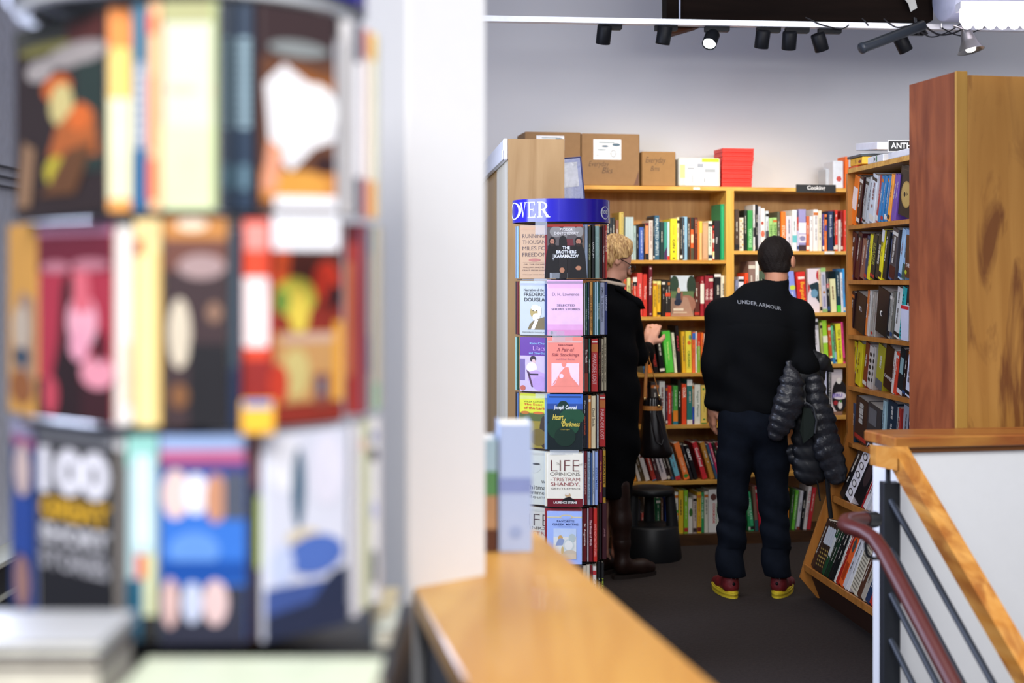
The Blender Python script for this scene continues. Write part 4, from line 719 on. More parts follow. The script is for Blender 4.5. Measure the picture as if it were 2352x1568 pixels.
# ============================================================ BOOK RACKS
def serif_glyph(ch):
    """polygons (with fine subdivision left to the mapper) for the rack header"""
    if ch == 'O':
        n = 28; o = [(.5+.5*math.cos(2*math.pi*i/n), .5+.5*math.sin(2*math.pi*i/n)) for i in range(n)]; q = [(.5+.34*math.cos(2*math.pi*i/n), .5+.45*math.sin(2*math.pi*i/n)) for i in range(n)]
        return [[o[i], o[(i+1) % n], q[(i+1) % n], q[i]] for i in range(n)]
    if ch == 'D': 
        n = 12; R = [[(.12, 0), (.28, 0), (.28, 1), (.12, 1)], [(0, .96), (.3, .96), (.3, 1), (0, 1)], [(0, 0), (.3, 0), (.3, .04), (0, .04)]]
        a = [(.28+.72*math.sin(math.pi*i/n), .5+.5*math.cos(math.pi*i/n)) for i in range(n+1)]; q = [(.28+.55*math.sin(math.pi*i/n), .5+.45*math.cos(math.pi*i/n)) for i in range(n+1)]
        return R+[[a[i], a[i+1], q[i+1], q[i]] for i in range(n)]
    if ch == 'V': return [[(.12, 1), (.32, 1), (.56, .2), (.5, 0)], [(.5, 0), (.54, .14), (.83, 1), (.76, 1)], [(0, .96), (.42, .96), (.42, 1), (0, 1)], [(.64, .96), (1, .96), (1, 1), (.64, 1)]]
    if ch == 'E': return [[(.14, 0), (.34, 0), (.34, 1), (.14, 1)], [(0, .95), (.9, .95), (.9, 1), (0, 1)], [(0, 0), (.95, 0), (.95, .05), (0, .05)], [(.3, .49), (.72, .49), (.72, .54), (.3, .54)], [(.84, .78), (.9, .78), (.9, 1), (.84, 1)], [(.89, .0), (.98, .25), (.93, .25), (.84, .05)], [(.68, .4), (.72, .4), (.72, .62), (.68, .62)]]
    if ch == 'R':
        n = 10; R = [[(.12, 0), (.3, 0), (.3, 1), (.12, 1)], [(0, .95), (.4, .95), (.4, 1), (0, 1)], [(0, 0), (.42, 0), (.42, .05), (0, .05)], [(.38, .5), (.56, .5), (.92, .05), (.7, .05)], [(.68, 0), (1, 0), (1, .05), (.68, .05)]]
        a = [(.36+.42*math.sin(math.pi*i/n), .73+.27*math.cos(math.pi*i/n)) for i in range(n+1)]; q = [(.36+.26*math.sin(math.pi*i/n), .73+.21*math.cos(math.pi*i/n)) for i in range(n+1)]
        return R+[[a[i], a[i+1], q[i+1], q[i]] for i in range(n)]+[[(.28, .95), (.38, .95), (.38, 1), (.28, 1)], [(.28, .46), (.38, .46), (.38, .52), (.28, .52)]]
    if ch == 'd': # logo: big ring and tall stem
        n = 30; o = [(.45+.45*math.cos(2*math.pi*i/n), .36+.36*math.sin(2*math.pi*i/n)) for i in range(n)]; q = [(.48+.36*math.cos(2*math.pi*i/n), .36+.32*math.sin(2*math.pi*i/n)) for i in range(n)]
        return [[o[i], o[(i+1) % n], q[(i+1) % n], q[i]] for i in range(n)]+[[(.86, 0), (.92, 0), (.92, 1), (.86, 1)], [(.98, .0), (1, 0), (1, .03), (.98, .03)]]
def polysub(poly, n=4):      # split a quad along u so it can follow the drum
    if len(poly) != 4: return [poly]
    a, b_, c, d = poly; out = []
    L = lambda p, q, t: (p[0]+(q[0]-p[0])*t, p[1]+(q[1]-p[1])*t)
    for i in range(n): t0, t1 = i/n, (i+1)/n; out.append([L(a, b_, t0), L(a, b_, t1), L(d, c, t1), L(d, c, t0)])
    return out
PUR = mat('2a24a8', 0.18, coat=0.6, var=0.01); WHT = mat('e6eef8', 0.4); CLEAR = mat('dfe6ea', 0.12, alpha=0.28, coat=.5, var=0)
def rack(cx, cy, zh, hh, R, label, tiers, pitch, zfoot, glyphs, rot=0.0, clips=(), zt0=None, zb=0.0):
    root = empty('book_rack', (cx, cy, 0), label, 'book rack'); inv = Matrix.Translation((0, 0, 0))
    b = MB(); b.lathe([(R, 0), (R, hh)], PUR, (0, 0, zh), n=72); b.lathe([(R-.003, 0), (R-.003, hh)], PUR, (0, 0, zh), n=72); b.lathe([(R-.003, 0), (R, 0)], PUR, (0, 0, zh), n=72, smooth=False); b.lathe([(R-.003, hh), (R, hh)], PUR, (0, 0, zh), n=72, smooth=False); b.lathe([(.001, 0), (R-.003, 0)], mat('1c1c22', .6), (0, 0, zh+.004), n=72); b.lathe([(.001, 0), (R-.003, 0)], mat('1c1c22', .6), (0, 0, zh+hh-.006), n=72); 
    o = b.build('header', root, 'glossy blue-violet header drum'); 
    b = MB()
    def TH(th, v): r = R+.0012; return (r*math.sin(th), -r*math.cos(th), zh+v)
    for ch, th0, th1, v0, v1 in glyphs:
        if len(ch) == 1:
            for pl in serif_glyph(ch):
                for q in polysub(pl, 5): b.add([TH(th0+(th1-th0)*x, v0+(v1-v0)*y) for x, y in q], [(0, 1, 2, 3)], WHT)
        else:
            vs, fs, _ = text2d(ch, .03); b.add([TH(th0+(th1-th0)*x, v0+(v1-v0)*y) for x, y in vs], fs, WHT)
    if glyphs: b.build('header_lettering', root, 'white lettering')
    b = MB(); b.lathe([(.02, zfoot), (.02, zh)], mat('1a1a1e', .5), n=12); b.build('pole', root)
    b = MB(); b.lathe([(.001, zb+0.001), (.2, zb+0.001), (.2, zb+.012), (.05, zb+.022), (.03, zb+.04), (.02, zfoot)], mat('1a1a1e', .5), n=32); b.build('base', root)
    for i in range(tiers+1):
        z = (zt0 or zh)-.001-i*pitch
        b = MB(); r2 = R*.93
        pts = [(r2*math.sin(math.radians(22.5+rot+45*k)), -r2*math.cos(math.radians(22.5+rot+45*k)), z-.005) for k in range(8)]
        if i > 0: b.prism(pts, (0, 0, .004), mat('15161b', .3, coat=.4)); b.build('tier', root)
    for (z, x0, x1, y, h) in clips:
        b = MB(); b.box(x0, x1, y, y+.0015, z, z+h, CLEAR); b.build('clip', root, 'clear plastic clip')
    for ch in root.children: ch.location = (NXY[0], NXY[1], 0) if 0 else (0, 0, 0)
    return root
def pbook(M, wd, th, h, col, art, label, group, face='cover', gloss=.42):
    c, p = book_geo(M, wd, th, h, col, art, face, split=True, gloss=gloss)
    o = c.build('paperback', None, label, 'book', group); q = p.build('page_block', o)
    loc = M @ Vector((wd/2, .01, 0)); rebase(o, loc); q.data.transform(Matrix.Translation(-loc)); return o
def face_book(px0, d0, px1, d1, zb, h, th, col, art, label, group, **k):
    a = P(px0, 0, d0); c = P(px1, 0, d1); u = Vector((c.x-a.x, c.y-a.y, 0)); wd = u.length; u.normalize()
    return pbook(frame((a.x, a.y, zb), u, (-u.y, u.x, 0)), wd-.001, th, h, col, art, label, group, **k)
def spine_book(px0, px1, D, zb, h, dep, col, art, label, group, yaw=0.0):
    a = P(px0, 0, D); c = P(px1, 0, D); an = math.radians(yaw)
    return pbook(frame((a.x, a.y, zb), (math.cos(an), math.sin(an), 0), (-math.sin(an), math.cos(an), 0)), max(.003, c.x-a.x-.0008), dep, h, col, art, label, group, face='spine')
# ---------------- front (focused) rack
RX, RY, RR = P(1289, 0, 5.6).x, 5.6, 0.192
zh = 1.768; pitch = 0.2172
gl = lambda px: math.asin(max(-1, min(1, (px-1289)/112.5)))
rack(RX, RY, zh, 0.088, RR, 'revolving paperback rack with a blue-violet header drum at centre, beside the woman', 7, pitch, .1,
 [('D', -2.0, -1.62, .018, .074), ('O', -1.60, gl(1197), .012, .078), ('V', gl(1193), gl(1210), .016, .076), ('E', gl(1205)+.08, gl(1229), .016, .076), ('R', gl(1232), gl(1261), .016, .076), ('d', gl(1375), gl(1396), .012, .082), ('DOVER', gl(1379.5), gl(1392.5), .032, .047)], rot=8,
 clips=[(zh-.05, -.105, -.06, -.185, .05), (zh-pitch+.0, -.05, .058, -.192, .022), (zh-pitch-.02, -.11, -.06, -.186, .02), (zh-2*pitch, -.055, .06, -.192, .018), (zh-3*pitch-.02, -.105, -.05, -.188, .018), (zh-2*pitch-.02, -.04, .07, -.193, .02), (zh-4*pitch-.018, -.05, .06, -.193, .018)])
TB_ = [zh-pitch*(i+1)+.0005 for i in range(7)]
SER = .0
def band(c, t='8a8a88'): return [('r', 0, .93, 1, .985, c)]+[('r', .08+i*.035, .945, .10+i*.035, .97, t) for i in range(24)]
man_fig = lambda x, s: [('p', [(x-.2*s, .0), (x+.2*s, .0), (x+.15*s, .45), (x+.08*s, .62), (x-.08*s, .62), (x-.15*s, .45)], '120f10'), ('e', x, .68, .085*s, .075, '120f10'), ('e', x, .67, .055*s, .05, 'b07860'), ('e', x, .61, .05*s, .03, '2a1c18'), ('e', x-.02, .68, .012, .006, '2a1c18'), ('e', x+.02, .68, .012, .006, '2a1c18')]
front = [
 ('1a1516', [('r', 0, .6, 1, .93, '5a5250'), ('e', .25, .85, .18, .1, '8a8680'), ('e', .62, .88, .2, .09, '9a9690'), ('e', .45, .8, .12, .1, '7a7470'), ('e', .9, .85, .12, .1, '8a8680'), ('p', [(.5, .6), (.75, .6), (.72, .72), (.55, .72)], '6a2a30'), ('r', 0, .94, 1, .985, '9a2c20'), ('e', .44, .68, .11, .1, '1c1818'), ('r', .33, .0, .56, .66, '1c1818')]+man_fig(.14, 1.1)+man_fig(.88, 1.25)+[('e', .42, .15, .07, .05, 'b07858'), ('e', .88, .19, .08, .04, 'b07858'), ('r', .165, .33, .175, .45, 'b8b8b8'), ('r', .145, .36, .195, .37, 'b8b8b8'),
   ('t', 'FYODOR', .36, .865, .72, .91, 'f2ece4', .01), ('t', 'DOSTOYEVSKY', .2, .80, .88, .845, 'f2ece4', .01), ('t', 'THE', .43, .53, .64, .585, 'fafafa', .02), ('t', 'BROTHERS', .26, .455, .82, .51, 'fafafa', .02), ('t', 'KARAMAZOV', .21, .375, .88, .435, 'fafafa', .02)], 'black cover with two bearded men in dark robes and white title, top tier'),
 ('e6b0d4', [('r', 0, .2, 1, .85, 'eac0de'), ('r', 0, .0, 1, .1, 'd890ba'), ('r', 0, .1, 1, .2, 'e0a4cc'), ('r', 0, .935, 1, .975, 'a890a8'), ('t', 'D. H. Lawrence', .14, .715, .9, .77, '6a5a68'), ('t', 'SELECTED', .27, .525, .78, .565, '5a5468', .012), ('t', 'SHORT STORIES', .12, .455, .92, .495, '5a5468', .012), ('e', .13, .05, .035, .03, '3a2a38')], 'pale pink cover lettered Selected Short Stories'),
 ('f08c7c', [('r', .02, .9, .98, .93, 'd8b0a8'), ('r', .12, .12, .9, .53, 'f4d4e4'), ('p', [(.14, .12), (.9, .12), (.8, .2), (.66, .3), (.6, .46), (.5, .46), (.36, .36), (.3, .28), (.22, .16)], 'f08c7c'), ('e', .47, .52, .07, .06, 'f08c7c'), ('p', [(.3, .3), (.36, .38), (.2, .16), (.14, .14)], 'e88474'), ('e', .4, .3, .06, .04, 'f4d4e4'),
   ('t', 'Kate Chopin', .3, .835, .72, .875, '7a3040', .012, .2), ('t', 'A Pair of', .27, .74, .76, .81, '8a3a48', .0, .2), ('t', 'Silk Stockings', .12, .64, .9, .71, '8a3a48', .0, .2), ('t', 'and Other Stories', .25, .59, .77, .62, '9a5a78', .0, .2)], 'salmon cover with a seated silhouette on a pale square'),
 ('0c1a1c', [('r', 0, .82, 1, 1, '3a6ac0'), ('r', 0, .72, 1, .83, '2c4c90'), ('e', .45, .76, .18, .11, '1c3a34'), ('e', .45, .84, .12, .04, '12302a'), ('r', 0, .5, 1, .73, '14302e'), ('e', .7, .6, .35, .15, '1c4a30'), ('e', .25, .4, .25, .2, '143824'), ('e', .7, .42, .2, .14, '18442c'), ('e', .5, .24, .3, .18, '0e2a1e'), ('r', .05, .94, .95, .965, '28406a'),
   ('t', 'Joseph Conrad', .18, .71, .84, .8, 'f0f2f4', .015, .25), ('t', 'Heart', .15, .54, .46, .64, 'd8c050', .012, .25), ('t', 'of', .4, .46, .52, .56, 'd8c050', .01, .25), ('t', 'Darkness', .42, .42, .92, .51, 'd8c050', .012, .25), ('t', 'Unabridged', .38, .35, .64, .38, 'b8a448', 0, .25)], 'dark green and blue cover with white and gold script'),
 ('e4dfcc', [('r', 0, .0, 1, .155, '6a1420'), ('r', 0, .155, 1, .16, 'c8b090'), ('e', .58, .22, .08, .045, 'c0a078'), ('p', [(.36, .06), (.84, .06), (.76, .14), (.64, .19), (.5, .17), (.42, .12)], '1a1214'), ('e', .56, .245, .06, .02, 'e0d8c8'), ('t', 'LIFE', .1, .67, .9, .875, '5a1a24', -.02), ('t', 'The', .26, .78, .37, .83, '8a8478'), ('t', 'and', .88, .78, .98, .82, '8a8478'), ('t', 'OPINIONS', .08, .585, .92, .65, '3a2c2c', -.01), ('t', 'TRISTRAM', .16, .485, .92, .55, '8a2a34', -.01), ('t', 'SHANDY,', .1, .385, .92, .46, '8a2a34', .0), ('t', 'GENTLEMAN', .1, .33, .92, .36, '4a3c38', -.01), ('t', 'of', .08, .5, .13, .52, '8a8478'), ('t', 'LAURENCE STERNE', .18, .065, .84, .105, 'f0ece4', .02)], 'cream cover lettered LIFE with a maroon strip at the base'),
 ('9ab0e4', [('r', 0, .885, 1, .905, 'd8cc98'), ('e', .55, .9, .2, .045, 'c8bc90'), ('e', .55, .89, .15, .035, '9ab0e4'), ('r', .18, .1, .84, .68, 'd8d8d0'), ('r', .18, .52, .84, .68, 'b8c8e0'), ('e', .38, .5, .07, .05, 'c8a060'), ('p', [(.24, .35), (.44, .36), (.5, .46), (.4, .5), (.3, .46)], '8a98b8'), ('e', .44, .26, .04, .08, 'c8b078'), ('e', .62, .36, .16, .12, 'c4ccc8'), ('e', .72, .5, .1, .08, 'b0bcb8'), ('e', .62, .36, .12, .09, 'dcdcd4'), ('e', .66, .22, .18, .05, 'c8b8a0'), ('r', .18, .1, .84, .2, 'd0bca0'), ('t', 'FAVORITE', .28, .80, .78, .84, '2c3868', .01), ('t', 'GREEK MYTHS', .15, .74, .9, .78, '2c3868', .01), ('t', 'In Easy-to-Read Type', .3, .705, .72, .72, '4a5478')], 'light blue cover lettered Favorite Greek Myths'),
 ('3a3438', [('r', .1, .1, .9, .8, '5a5458')], 'dark cover low on the rack')]
left = [
 ('b08c64', [('r', 0, .915, 1, .955, 'b88a60'), ('t', 'RUNNING A', .1, .76, 1.1, .835, '4a342c', -.005), ('t', 'THOUSAND', .1, .645, 1.1, .72, '4a342c', -.005), ('t', 'MILES FOR', .1, .53, 1.1, .6, '4a342c', -.005), ('t', 'FREEDOM', .1, .41, 1.0, .485, '4a342c', -.005), ('e', .55, .345, .22, .03, 'a05a48'), ('r', .12, .3, .98, .303, '8a6a50'), ('t', 'OR, THE ESCAPE OF', .15, .25, 1.1, .275, '5a4030'), ('t', 'WILLIAM AND ELLEN', .12, .195, 1.1, .22, '5a4030'), ('t', 'CRAFT FROM SLAVERY', .1, .14, 1.1, .165, '5a4030'), ('t', 'WILLIAM AND ELLEN', .1, .065, .98, .08, '5a4030')], 'tan cover lettered Running Thousand Miles, top tier'),
 ('adb3ad', [('r', 0, .92, 1, .96, '9aa0a8'), ('t', 'Narrative of the', .15, .81, .9, .86, '2a2a2c', .012), ('t', 'FREDERICK', .15, .72, 1.1, .785, '1e1e20', .02), ('t', 'DOUGLASS', .17, .62, 1.1, .69, '1e1e20', .02), ('e', .56, .42, .17, .12, 'a08a48'), ('e', .58, .5, .15, .06, 'e0dcc8'), ('e', .74, .44, .07, .1, 'd8d4c0'), ('e', .62, .33, .14, .07, 'e4e0d4'), ('e', .5, .45, .025, .01, '3a2c18'), ('e', .63, .45, .025, .01, '3a2c18'), ('p', [(.3, .1), (.95, .1), (.95, .34), (.7, .3), (.5, .26), (.38, .2)], '6a5a30'), ('p', [(.42, .1), (.55, .1), (.7, .28), (.58, .28)], 'e8e4dc'), ('t', 'FREDERICK DOUGLASS', .1, .035, 1, .06, '5a5a58')], 'grey-white cover with a white-bearded portrait'),
 ('5a2c84', [('r', 0, .0, 1, .66, 'b8a8c0'), ('r', .0, .2, .2, .6, '6a5888'), ('e', .5, .6, .12, .06, '2a1c24'), ('e', .52, .55, .07, .05, 'c8a8a0'), ('e', .45, .44, .2, .1, 'dccce0'), ('p', [(.3, .2), (1, .06), (1, .32), (.6, .4), (.35, .36)], 'b090c0'), ('e', .75, .15, .28, .14, 'a888b8'), ('p', [(.25, .4), (.36, .36), (.5, .08), (.44, .08)], '4a2c40'), ('r', .32, .3, .7, .33, '2c1c30'), ('e', .12, .06, .1, .05, 'b05a48'), ('t', 'Kate Chopin', .38, .86, 1.1, .91, '8ab8d8', .01), ('t', 'Lilacs', .5, .76, .95, .84, 'c898d8', .0), ('t', 'and Other Stories', .35, .69, 1.1, .73, '8ab8d8', .01)], 'purple cover above a painting of a seated woman in lilac'),
 ('b4b82c', [('r', 0, .9, 1, .96, 'c0c468'), ('r', 0, .66, 1, .9, 'c8cc2c'), ('r', 0, .0, 1, .58, '8a7a28'), ('r', 0, .5, 1, .64, '4c5828'), ('e', .2, .65, .16, .03, 'b06a28'), ('e', .7, .65, .2, .025, 'c06828'), ('e', .9, .3, .16, .3, '3a2c1c'), ('e', .7, .2, .3, .16, '6a5a24'), ('t', 'WILLA CATHER', .15, .84, .9, .87, '7a7a20', .005), ('t', 'The Song', .15, .775, .85, .825, 'c04020', .02), ('t', 'of the Lark', .15, .715, .95, .765, 'c04020', .02)], 'yellow-green cover above a field of stubble'),
 ('bcbeb0', [('r', 0, .92, 1, .96, 'b0b0a4'), ('e', .5, .7, .3, .12, 'b8bab0'), ('e', .62, .75, .14, .02, '4a4a48'), ('t', 'W', .8, .4, .95, .46, '3a3a38'), ('t', 'Whitman', .1, .28, 1.1, .36, '3a3a38', -.005), ('t', 'Government', .0, .19, 1.1, .26, '3a3a38', -.005), ('t', 'Bounty', .35, .1, 1.1, .17, '3a3a38', -.005)], 'off-white cover with a faint grey portrait'),
 ('bcbaac', [('r', 0, .92, 1, .96, 'b0b0a4'), ('t', 'LIFE', .0, .66, 1.1, .87, '3a2024', -.02), ('t', 'OPINIONS', .0, .585, 1.3, .64, '3a2c2c', -.01), ('t', 'TRISTRAM', .1, .485, 1.3, .55, '8a2a34', -.01)], 'off-white cover lettered LIFE, partly hidden'),
 ('8a8478', [], 'grey cover low on the left of the rack')]
grp = 'paperbacks in the revolving rack'
TIER = ['top', 'second', 'third', 'fourth', 'fifth', 'sixth', 'lowest']
for i in range(7):
    zb = TB_[i]; hb = .2115 if i else .209
    c, art, d = front[i]; nv = {4: .008}.get(i, 0)
    if i not in (5,): face_book(1257, 5.412, 1339, 5.405, zb, hb-nv, .014, c, art, d+', facing front', grp)
    else: face_book(1257, 5.412, 1337, 5.405, zb, hb-.012, .014, c, art, d+', facing front', grp)
    for k in range(2):
        cc = random.Random(i*5+k).choice(['b8c4d8', '7aa0c0', 'c8a888', '8a2a30', '3a4a78', 'd8d4c0'])
        face_book(1251-k*.2, 5.43+k*.015, 1337, 5.423+k*.015, zb, hb-.004, .012, cc, [], f'{cname(cc)} paperback {["directly", "second"][k]} behind the front-facing cover, {TIER[i]} tier', 'spare copies behind front covers')
    c, art, d = left[i]
    face_book(1194, 5.50, 1256, 5.45, zb, hb-.004, .012, c, art, d+', angled to the left', grp)
    for k, (a, b_) in enumerate(((1184, 1187.5), (1188, 1192))):
        cc = [['7a8ca0', '9ac4dc'], ['3a2c34', '701f2c'], ['9ad0c8', '26503a'], ['28262c', '5a78a8'], ['a8a89c', 'c8c4b4'], ['888880', 'b0aca0'], ['555555', '777777']][i][k]
        spine_book(a, b_, 5.545-k*.01, zb, hb-.006, .1, cc, [], f'narrow {cname(cc)} paperback spine at the left edge of the rack, {TIER[i]} tier', grp)
def vs(s_, c, a=.2, b_=.8): return [('v', s_, .2, a, .8, b_, c, .01)]
right = [
 [(1343, 1350, 'b8cce8', [], 0), (1351, 1358, '3a4030', vs('MY ANTONIA', 'c8d0a0', .35, .66), 0), (1359, 1366.5, '14171e', vs('LORD JIM', 'f0f0f0', .38, .66), 0), (1367, 1377, '8aa8a0', vs('SENSE AND SENSIBILITY', 'a8c4bc', .35, .8), 0), (1379, 1383, '2a3038', [], 1), (1383.5, 1390, '6a2028', vs('The Yellow Wallpaper', 'e8d8d0', .3, .62), 1), (1390.5, 1395, 'c03028', vs('CANDIDE', 'f0e0d0', .5, .9), 1)],
 [(1341, 1344.5, 'd8e0ec', [], 0), (1345, 1349.5, '2a5a4a', vs('The Lost World', 'd0e0d0', .1, .5), 0), (1350, 1354, '2a3a58', vs('MANSFIELD', 'a8b8d0', .3, .7), 0), (1354.5, 1361.5, 'd8a050', vs('GREEK & ROMAN ORATORY', '6a3420', .08, .75), 0), (1362, 1365.5, '2a5a60', [], 0), (1366, 1370, '9ac4d0', [], 0), (1370.5, 1374, 'a8ccd8', [], 0), (1374.5, 1377, '1c5a58', vs('THE BACCHAE', 'e0f0f0', .3, .6), 0), (1378, 1389, 'aab2d0', vs('JAMES  The Ambassadors', '303848', .25, .92), 1), (1389.5, 1395.5, '25306a', vs('CRANFORD', 'd0d8f0', .45, .75), 1)],
 [(1340.5, 1342.5, 'd8dce8', [], 0), (1343, 1351, '4a1c16', [('r', 0, .0, 1, .35, '8a3020'), ('v', 'The Monk', .25, .54, .8, .8, 'f0ece8', .02)], 0), (1352, 1356.5, '1f5a50', vs('THE DYNASTS', 'e0f0e8', .35, .62), 0), (1358, 1374, 'b02828', [('r', .05, .75, .95, .9, 'b86a30'), ('r', .1, .93, .9, .96, 'e0d0c8'), ('v', 'PARADISE LOST', .2, .14, .75, .72, 'e0b8b8', .0)], 0), (1375, 1380.5, '2a1818', vs('THE WOMAN', 'a87858', .3, .75), 1), (1381.5, 1387, 'b0a890', [('v', 'THE RIDER OF', .25, .15, .75, .9, '3a3428', .03)], 1), (1387.5, 1393, 'aca48c', [('v', 'THE RIDER OF', .25, .15, .75, .9, '3a3428', .03)], 1)],
 [(1337, 1339.5, 'd0d8e8', [], 0), (1340, 1347, '20222a', [('v', 'GREAT SPEECHES', .2, .25, .7, .6, 'd85a38', .02), ('v', 'Poe', .25, .66, .75, .9, 'd0d0d0', .01)], 0), (1347.5, 1350.5, '34344a', [], 0), (1351.5, 1357.5, 'e8984a', [('r', .1, .88, .9, .93, 'f0e8d8')], 0), (1358, 1368.5, 'e6d8b2', vs('Dead Souls', '4a3c30', .42, .76), 0), (1369, 1371.5, '3a2c2c', [], 0), (1372, 1375, 'd8e8ec', [], 0), (1376.5, 1391, 'b02828', [('r', .05, .75, .95, .9, 'b86a30'), ('r', .1, .93, .9, .96, 'e0d0c8'), ('v', 'PARADISE LOST', .2, .14, .75, .72, 'e0b8b8', .0)], 1)],
 [(1336, 1341.5, 'd8dcec', [], 0), (1342, 1348.5, '7a1c26', vs('The Lost Poems of Love', 'e0b8b0', .2, .78), 0), (1349, 1356, 'a4bcd4', vs('A JOURNAL OF PLAGUE', '4a6a8a', .1, .9), 0), (1356.5, 1360.5, '3a5a90', [], 0), (1361, 1366, 'c8d0dc', vs('THE SAGA', '6a7a90', .2, .7), 0), (1366.5, 1374, '90a8dc', vs('EVERYMAN', '3a5aa0', .3, .7), 0), (1376, 1384, '6a1838', vs('Great Short Stories', 'e09a40', .2, .78), 1), (1385, 1391.5, 'b8902c', [('r', 0, .1, 1, .3, '1c1c1e'), ('v', 'NARRATIVE', .2, .35, .8, .9, '2a2010', .02)], 1)],
 [(1335, 1337.5, 'd8d0d8', [], 0), (1338, 1348, '6a1620', vs('St. Augustine', 'f0e8e8', .3, .72), 0), (1349, 1352, 'e4dce8', [], 0), (1352.5, 1362, '7a1828', vs('The House of Mirth', 'f0d8e0', .3, .78), 0), (1363, 1372, 'c83028', vs('WHITE NIGHTS & OTHER STORIES', 'f0a098', .1, .72), 0), (1375.5, 1382, '1a1216', [], 1), (1383, 1394, '3c1822', [('v', 'JANE', .3, .4, .7, .55, 'a88088')], 1)],
 [(1333, 1338, 'd8e0ec', [], 0), (1339, 1346.5, 'e4dccc', vs('CIVIL', '8a5a40', .4, .62), 0), (1347, 1355, 'e4dccc', vs('CIVIL', '8a5a40', .4, .62), 0), (1355.5, 1361, '7a2028', [], 0), (1361.5, 1370, 'e0dcd8', [('r', 0, .84, 1, .92, 'b83038'), ('v', 'CAESAR', .25, .4, .75, .75, '5a5a58', .01)], 0), (1372, 1380, '16161a', vs('A Study in Scarlet', 'a8b8b0', .2, .7), 1), (1381, 1388, '1c1c1e', vs('MEDIEVAL', 'a8b83c', .25, .7), 1)]]
for i, rw in enumerate(right):
    for j, (a, b_, c, art, g) in enumerate(rw):
        nm = [x for x in art if x[0] == 'v']
        lb = f"{cname(c)} "+('lettered ' if nm else '')+f"paperback spine, {ORD[j]} from left of right-hand spines, {TIER[i]} tier"
        h = .205+random.Random(i*31+j).uniform(-.006, .003)
        if 'PARADISE' in str(art): lb = f'red paperback spine lettered PARADISE LOST, {TIER[i]} tier of the rack'
        if i == 5 and g == 1: h = .214
        spine_book(a, b_, 5.455 if g == 0 else 5.50+.002*j, TB_[i], h, .115 if g == 0 else .1, c, art, lb, grp)
# glossy shrink-wrapped book standing on the header
BLU = mat('7c86b8', .18, coat=.9, bump=1.0, vs=24, var=.25)
M = frame((.128, 6.40, 1.762), (1, .05, 0), (-.05, 1, 0)) @ Matrix.Rotation(math.radians(-5), 4, 'Y') @ Matrix.Rotation(math.radians(-4), 4, 'X')
b = MB(M); b.box(0, .215, 0, .02, .004, .325, BLU, bev=.003); face_art(b, lambda u, v, l: (u, -l, .004+v), .215, .32, [('r', .3, .58, .9, .93, mat('b8bccc', .15, coat=.9, bump=1.0, vs=24, var=.2)), ('r', .5, .28, .85, .32, 'c8ccd8'), ('r', .0, .98, 1, 1, '2a2c60'), ('r', .97, 0, 1, 1, '34366e')])
b.build('wrapped_book', None, 'shiny lavender shrink-wrapped book jutting out beside the plywood end panel', 'book')

# ---------------- near (blurred) rack at the left
NX, NY, NR = P(439, 0, 1.60).x, 1.60, 0.197
nz = 1.834; npitch = 0.2165
rack(NX, NY, nz+.016, .088, NR, 'revolving paperback rack large and blurred at the left edge of the view', 3, npitch, 1.18, [('D', -.6, -.35, .018, .074), ('O', -.3, -.05, .018, .074), ('V', -.05, .2, .018, .074), ('E', .22, .42, .018, .074), ('R', .45, .68, .018, .074)], rot=5,
  zt0=nz, zb=1.125)
b = MB(); b.lathe([(.172, 0), (.188, 0), (.188, .011), (.172, .011)], mat('c8ccd0', .3), (0, 0, nz+.002), n=64, smooth=False); b.build('top_ring', bpy.data.objects['book_rack.001'], 'pale plastic ring')
Dn = lambda px: NY-math.sqrt(max(0, .186**2-((px-452)/2150)**2))
def nf(p0, p1, i, c, art, label, th=.02, hs=0.0, dd=0.0):
    face_book(p0, Dn(p0)+dd, p1, Dn(p1)+dd, nz-npitch*(i+1)+.001, .208-hs, th, c, art, label, 'paperbacks in the near blurred rack', gloss=.6)
def nsp(p0, p1, i, c, art, label, hs=0.0, dd=0.0, dep=.09):
    D = max(Dn(p0), Dn(p1))+.004+dd
    spine_book(p0, p1, D, nz-npitch*(i+1)+.001, .208-hs, dep, c, art, label, 'paperbacks in the near blurred rack')
nf(34, 243, 0, '33282a', [('r', 0, .9, 1, 1, '4a4a44'), ('r', .6, .85, 1, .97, '5a2c28'), ('e', .35, .87, .3, .03, '8a8448'), ('e', .3, .76, .16, .06, 'b0a8a8'), ('e', .7, .8, .33, .06, 'a8a0a0'), ('r', .7, .2, 1, .75, '2c3a36'), ('e', .5, .65, .16, .07, 'd86a28'), ('e', .55, .56, .13, .11, 'd8c888'), ('p', [(.4, .3), (.95, .28), (.9, .5), (.75, .56), (.5, .45)], 'b86430'), ('e', .75, .48, .12, .07, 'e07030'), ('e', .5, .22, .13, .08, 'c8b838'), ('p', [(.05, .05), (.2, .05), (.26, .35), (.12, .4)], '98765a'), ('p', [(.3, .1), (.7, .1), (.9, .35), (.6, .32), (.4, .14)], '6a4428')], 'dark cover with an orange-hatted figure, top tier far left of the near rack')
nsp(249, 303, 0, 'f0cc70', [('r', 0, .8, 1, 1, 'e88c40'), ('r', 0, 0, 1, .06, 'e8a050'), ('r', 0, .06, 1, .55, 'ecE8c0'.lower())], 'wide cream and orange spine in the top tier of the near rack')
nsp(305, 338, 0, '9aa8bc', [('r', 0, .72, 1, 1, '3a6c88'), ('r', 0, 0, 1, .3, '1c6090')]+[('r', .2, .35+.05*k, .8, .37+.05*k, 'c8d0d8') for k in range(7)], 'grey and blue spine in the top tier of the near rack')
nsp(340, 372, 0, 'f0c090', [('r', 0, .85, .6, .95, 'e86030'), ('r', 0, .05, .6, .25, 'e86838'), ('r', 0, .3, .4, .65, 'e88860')], 'thin peach and orange spine beside the pale green cover')
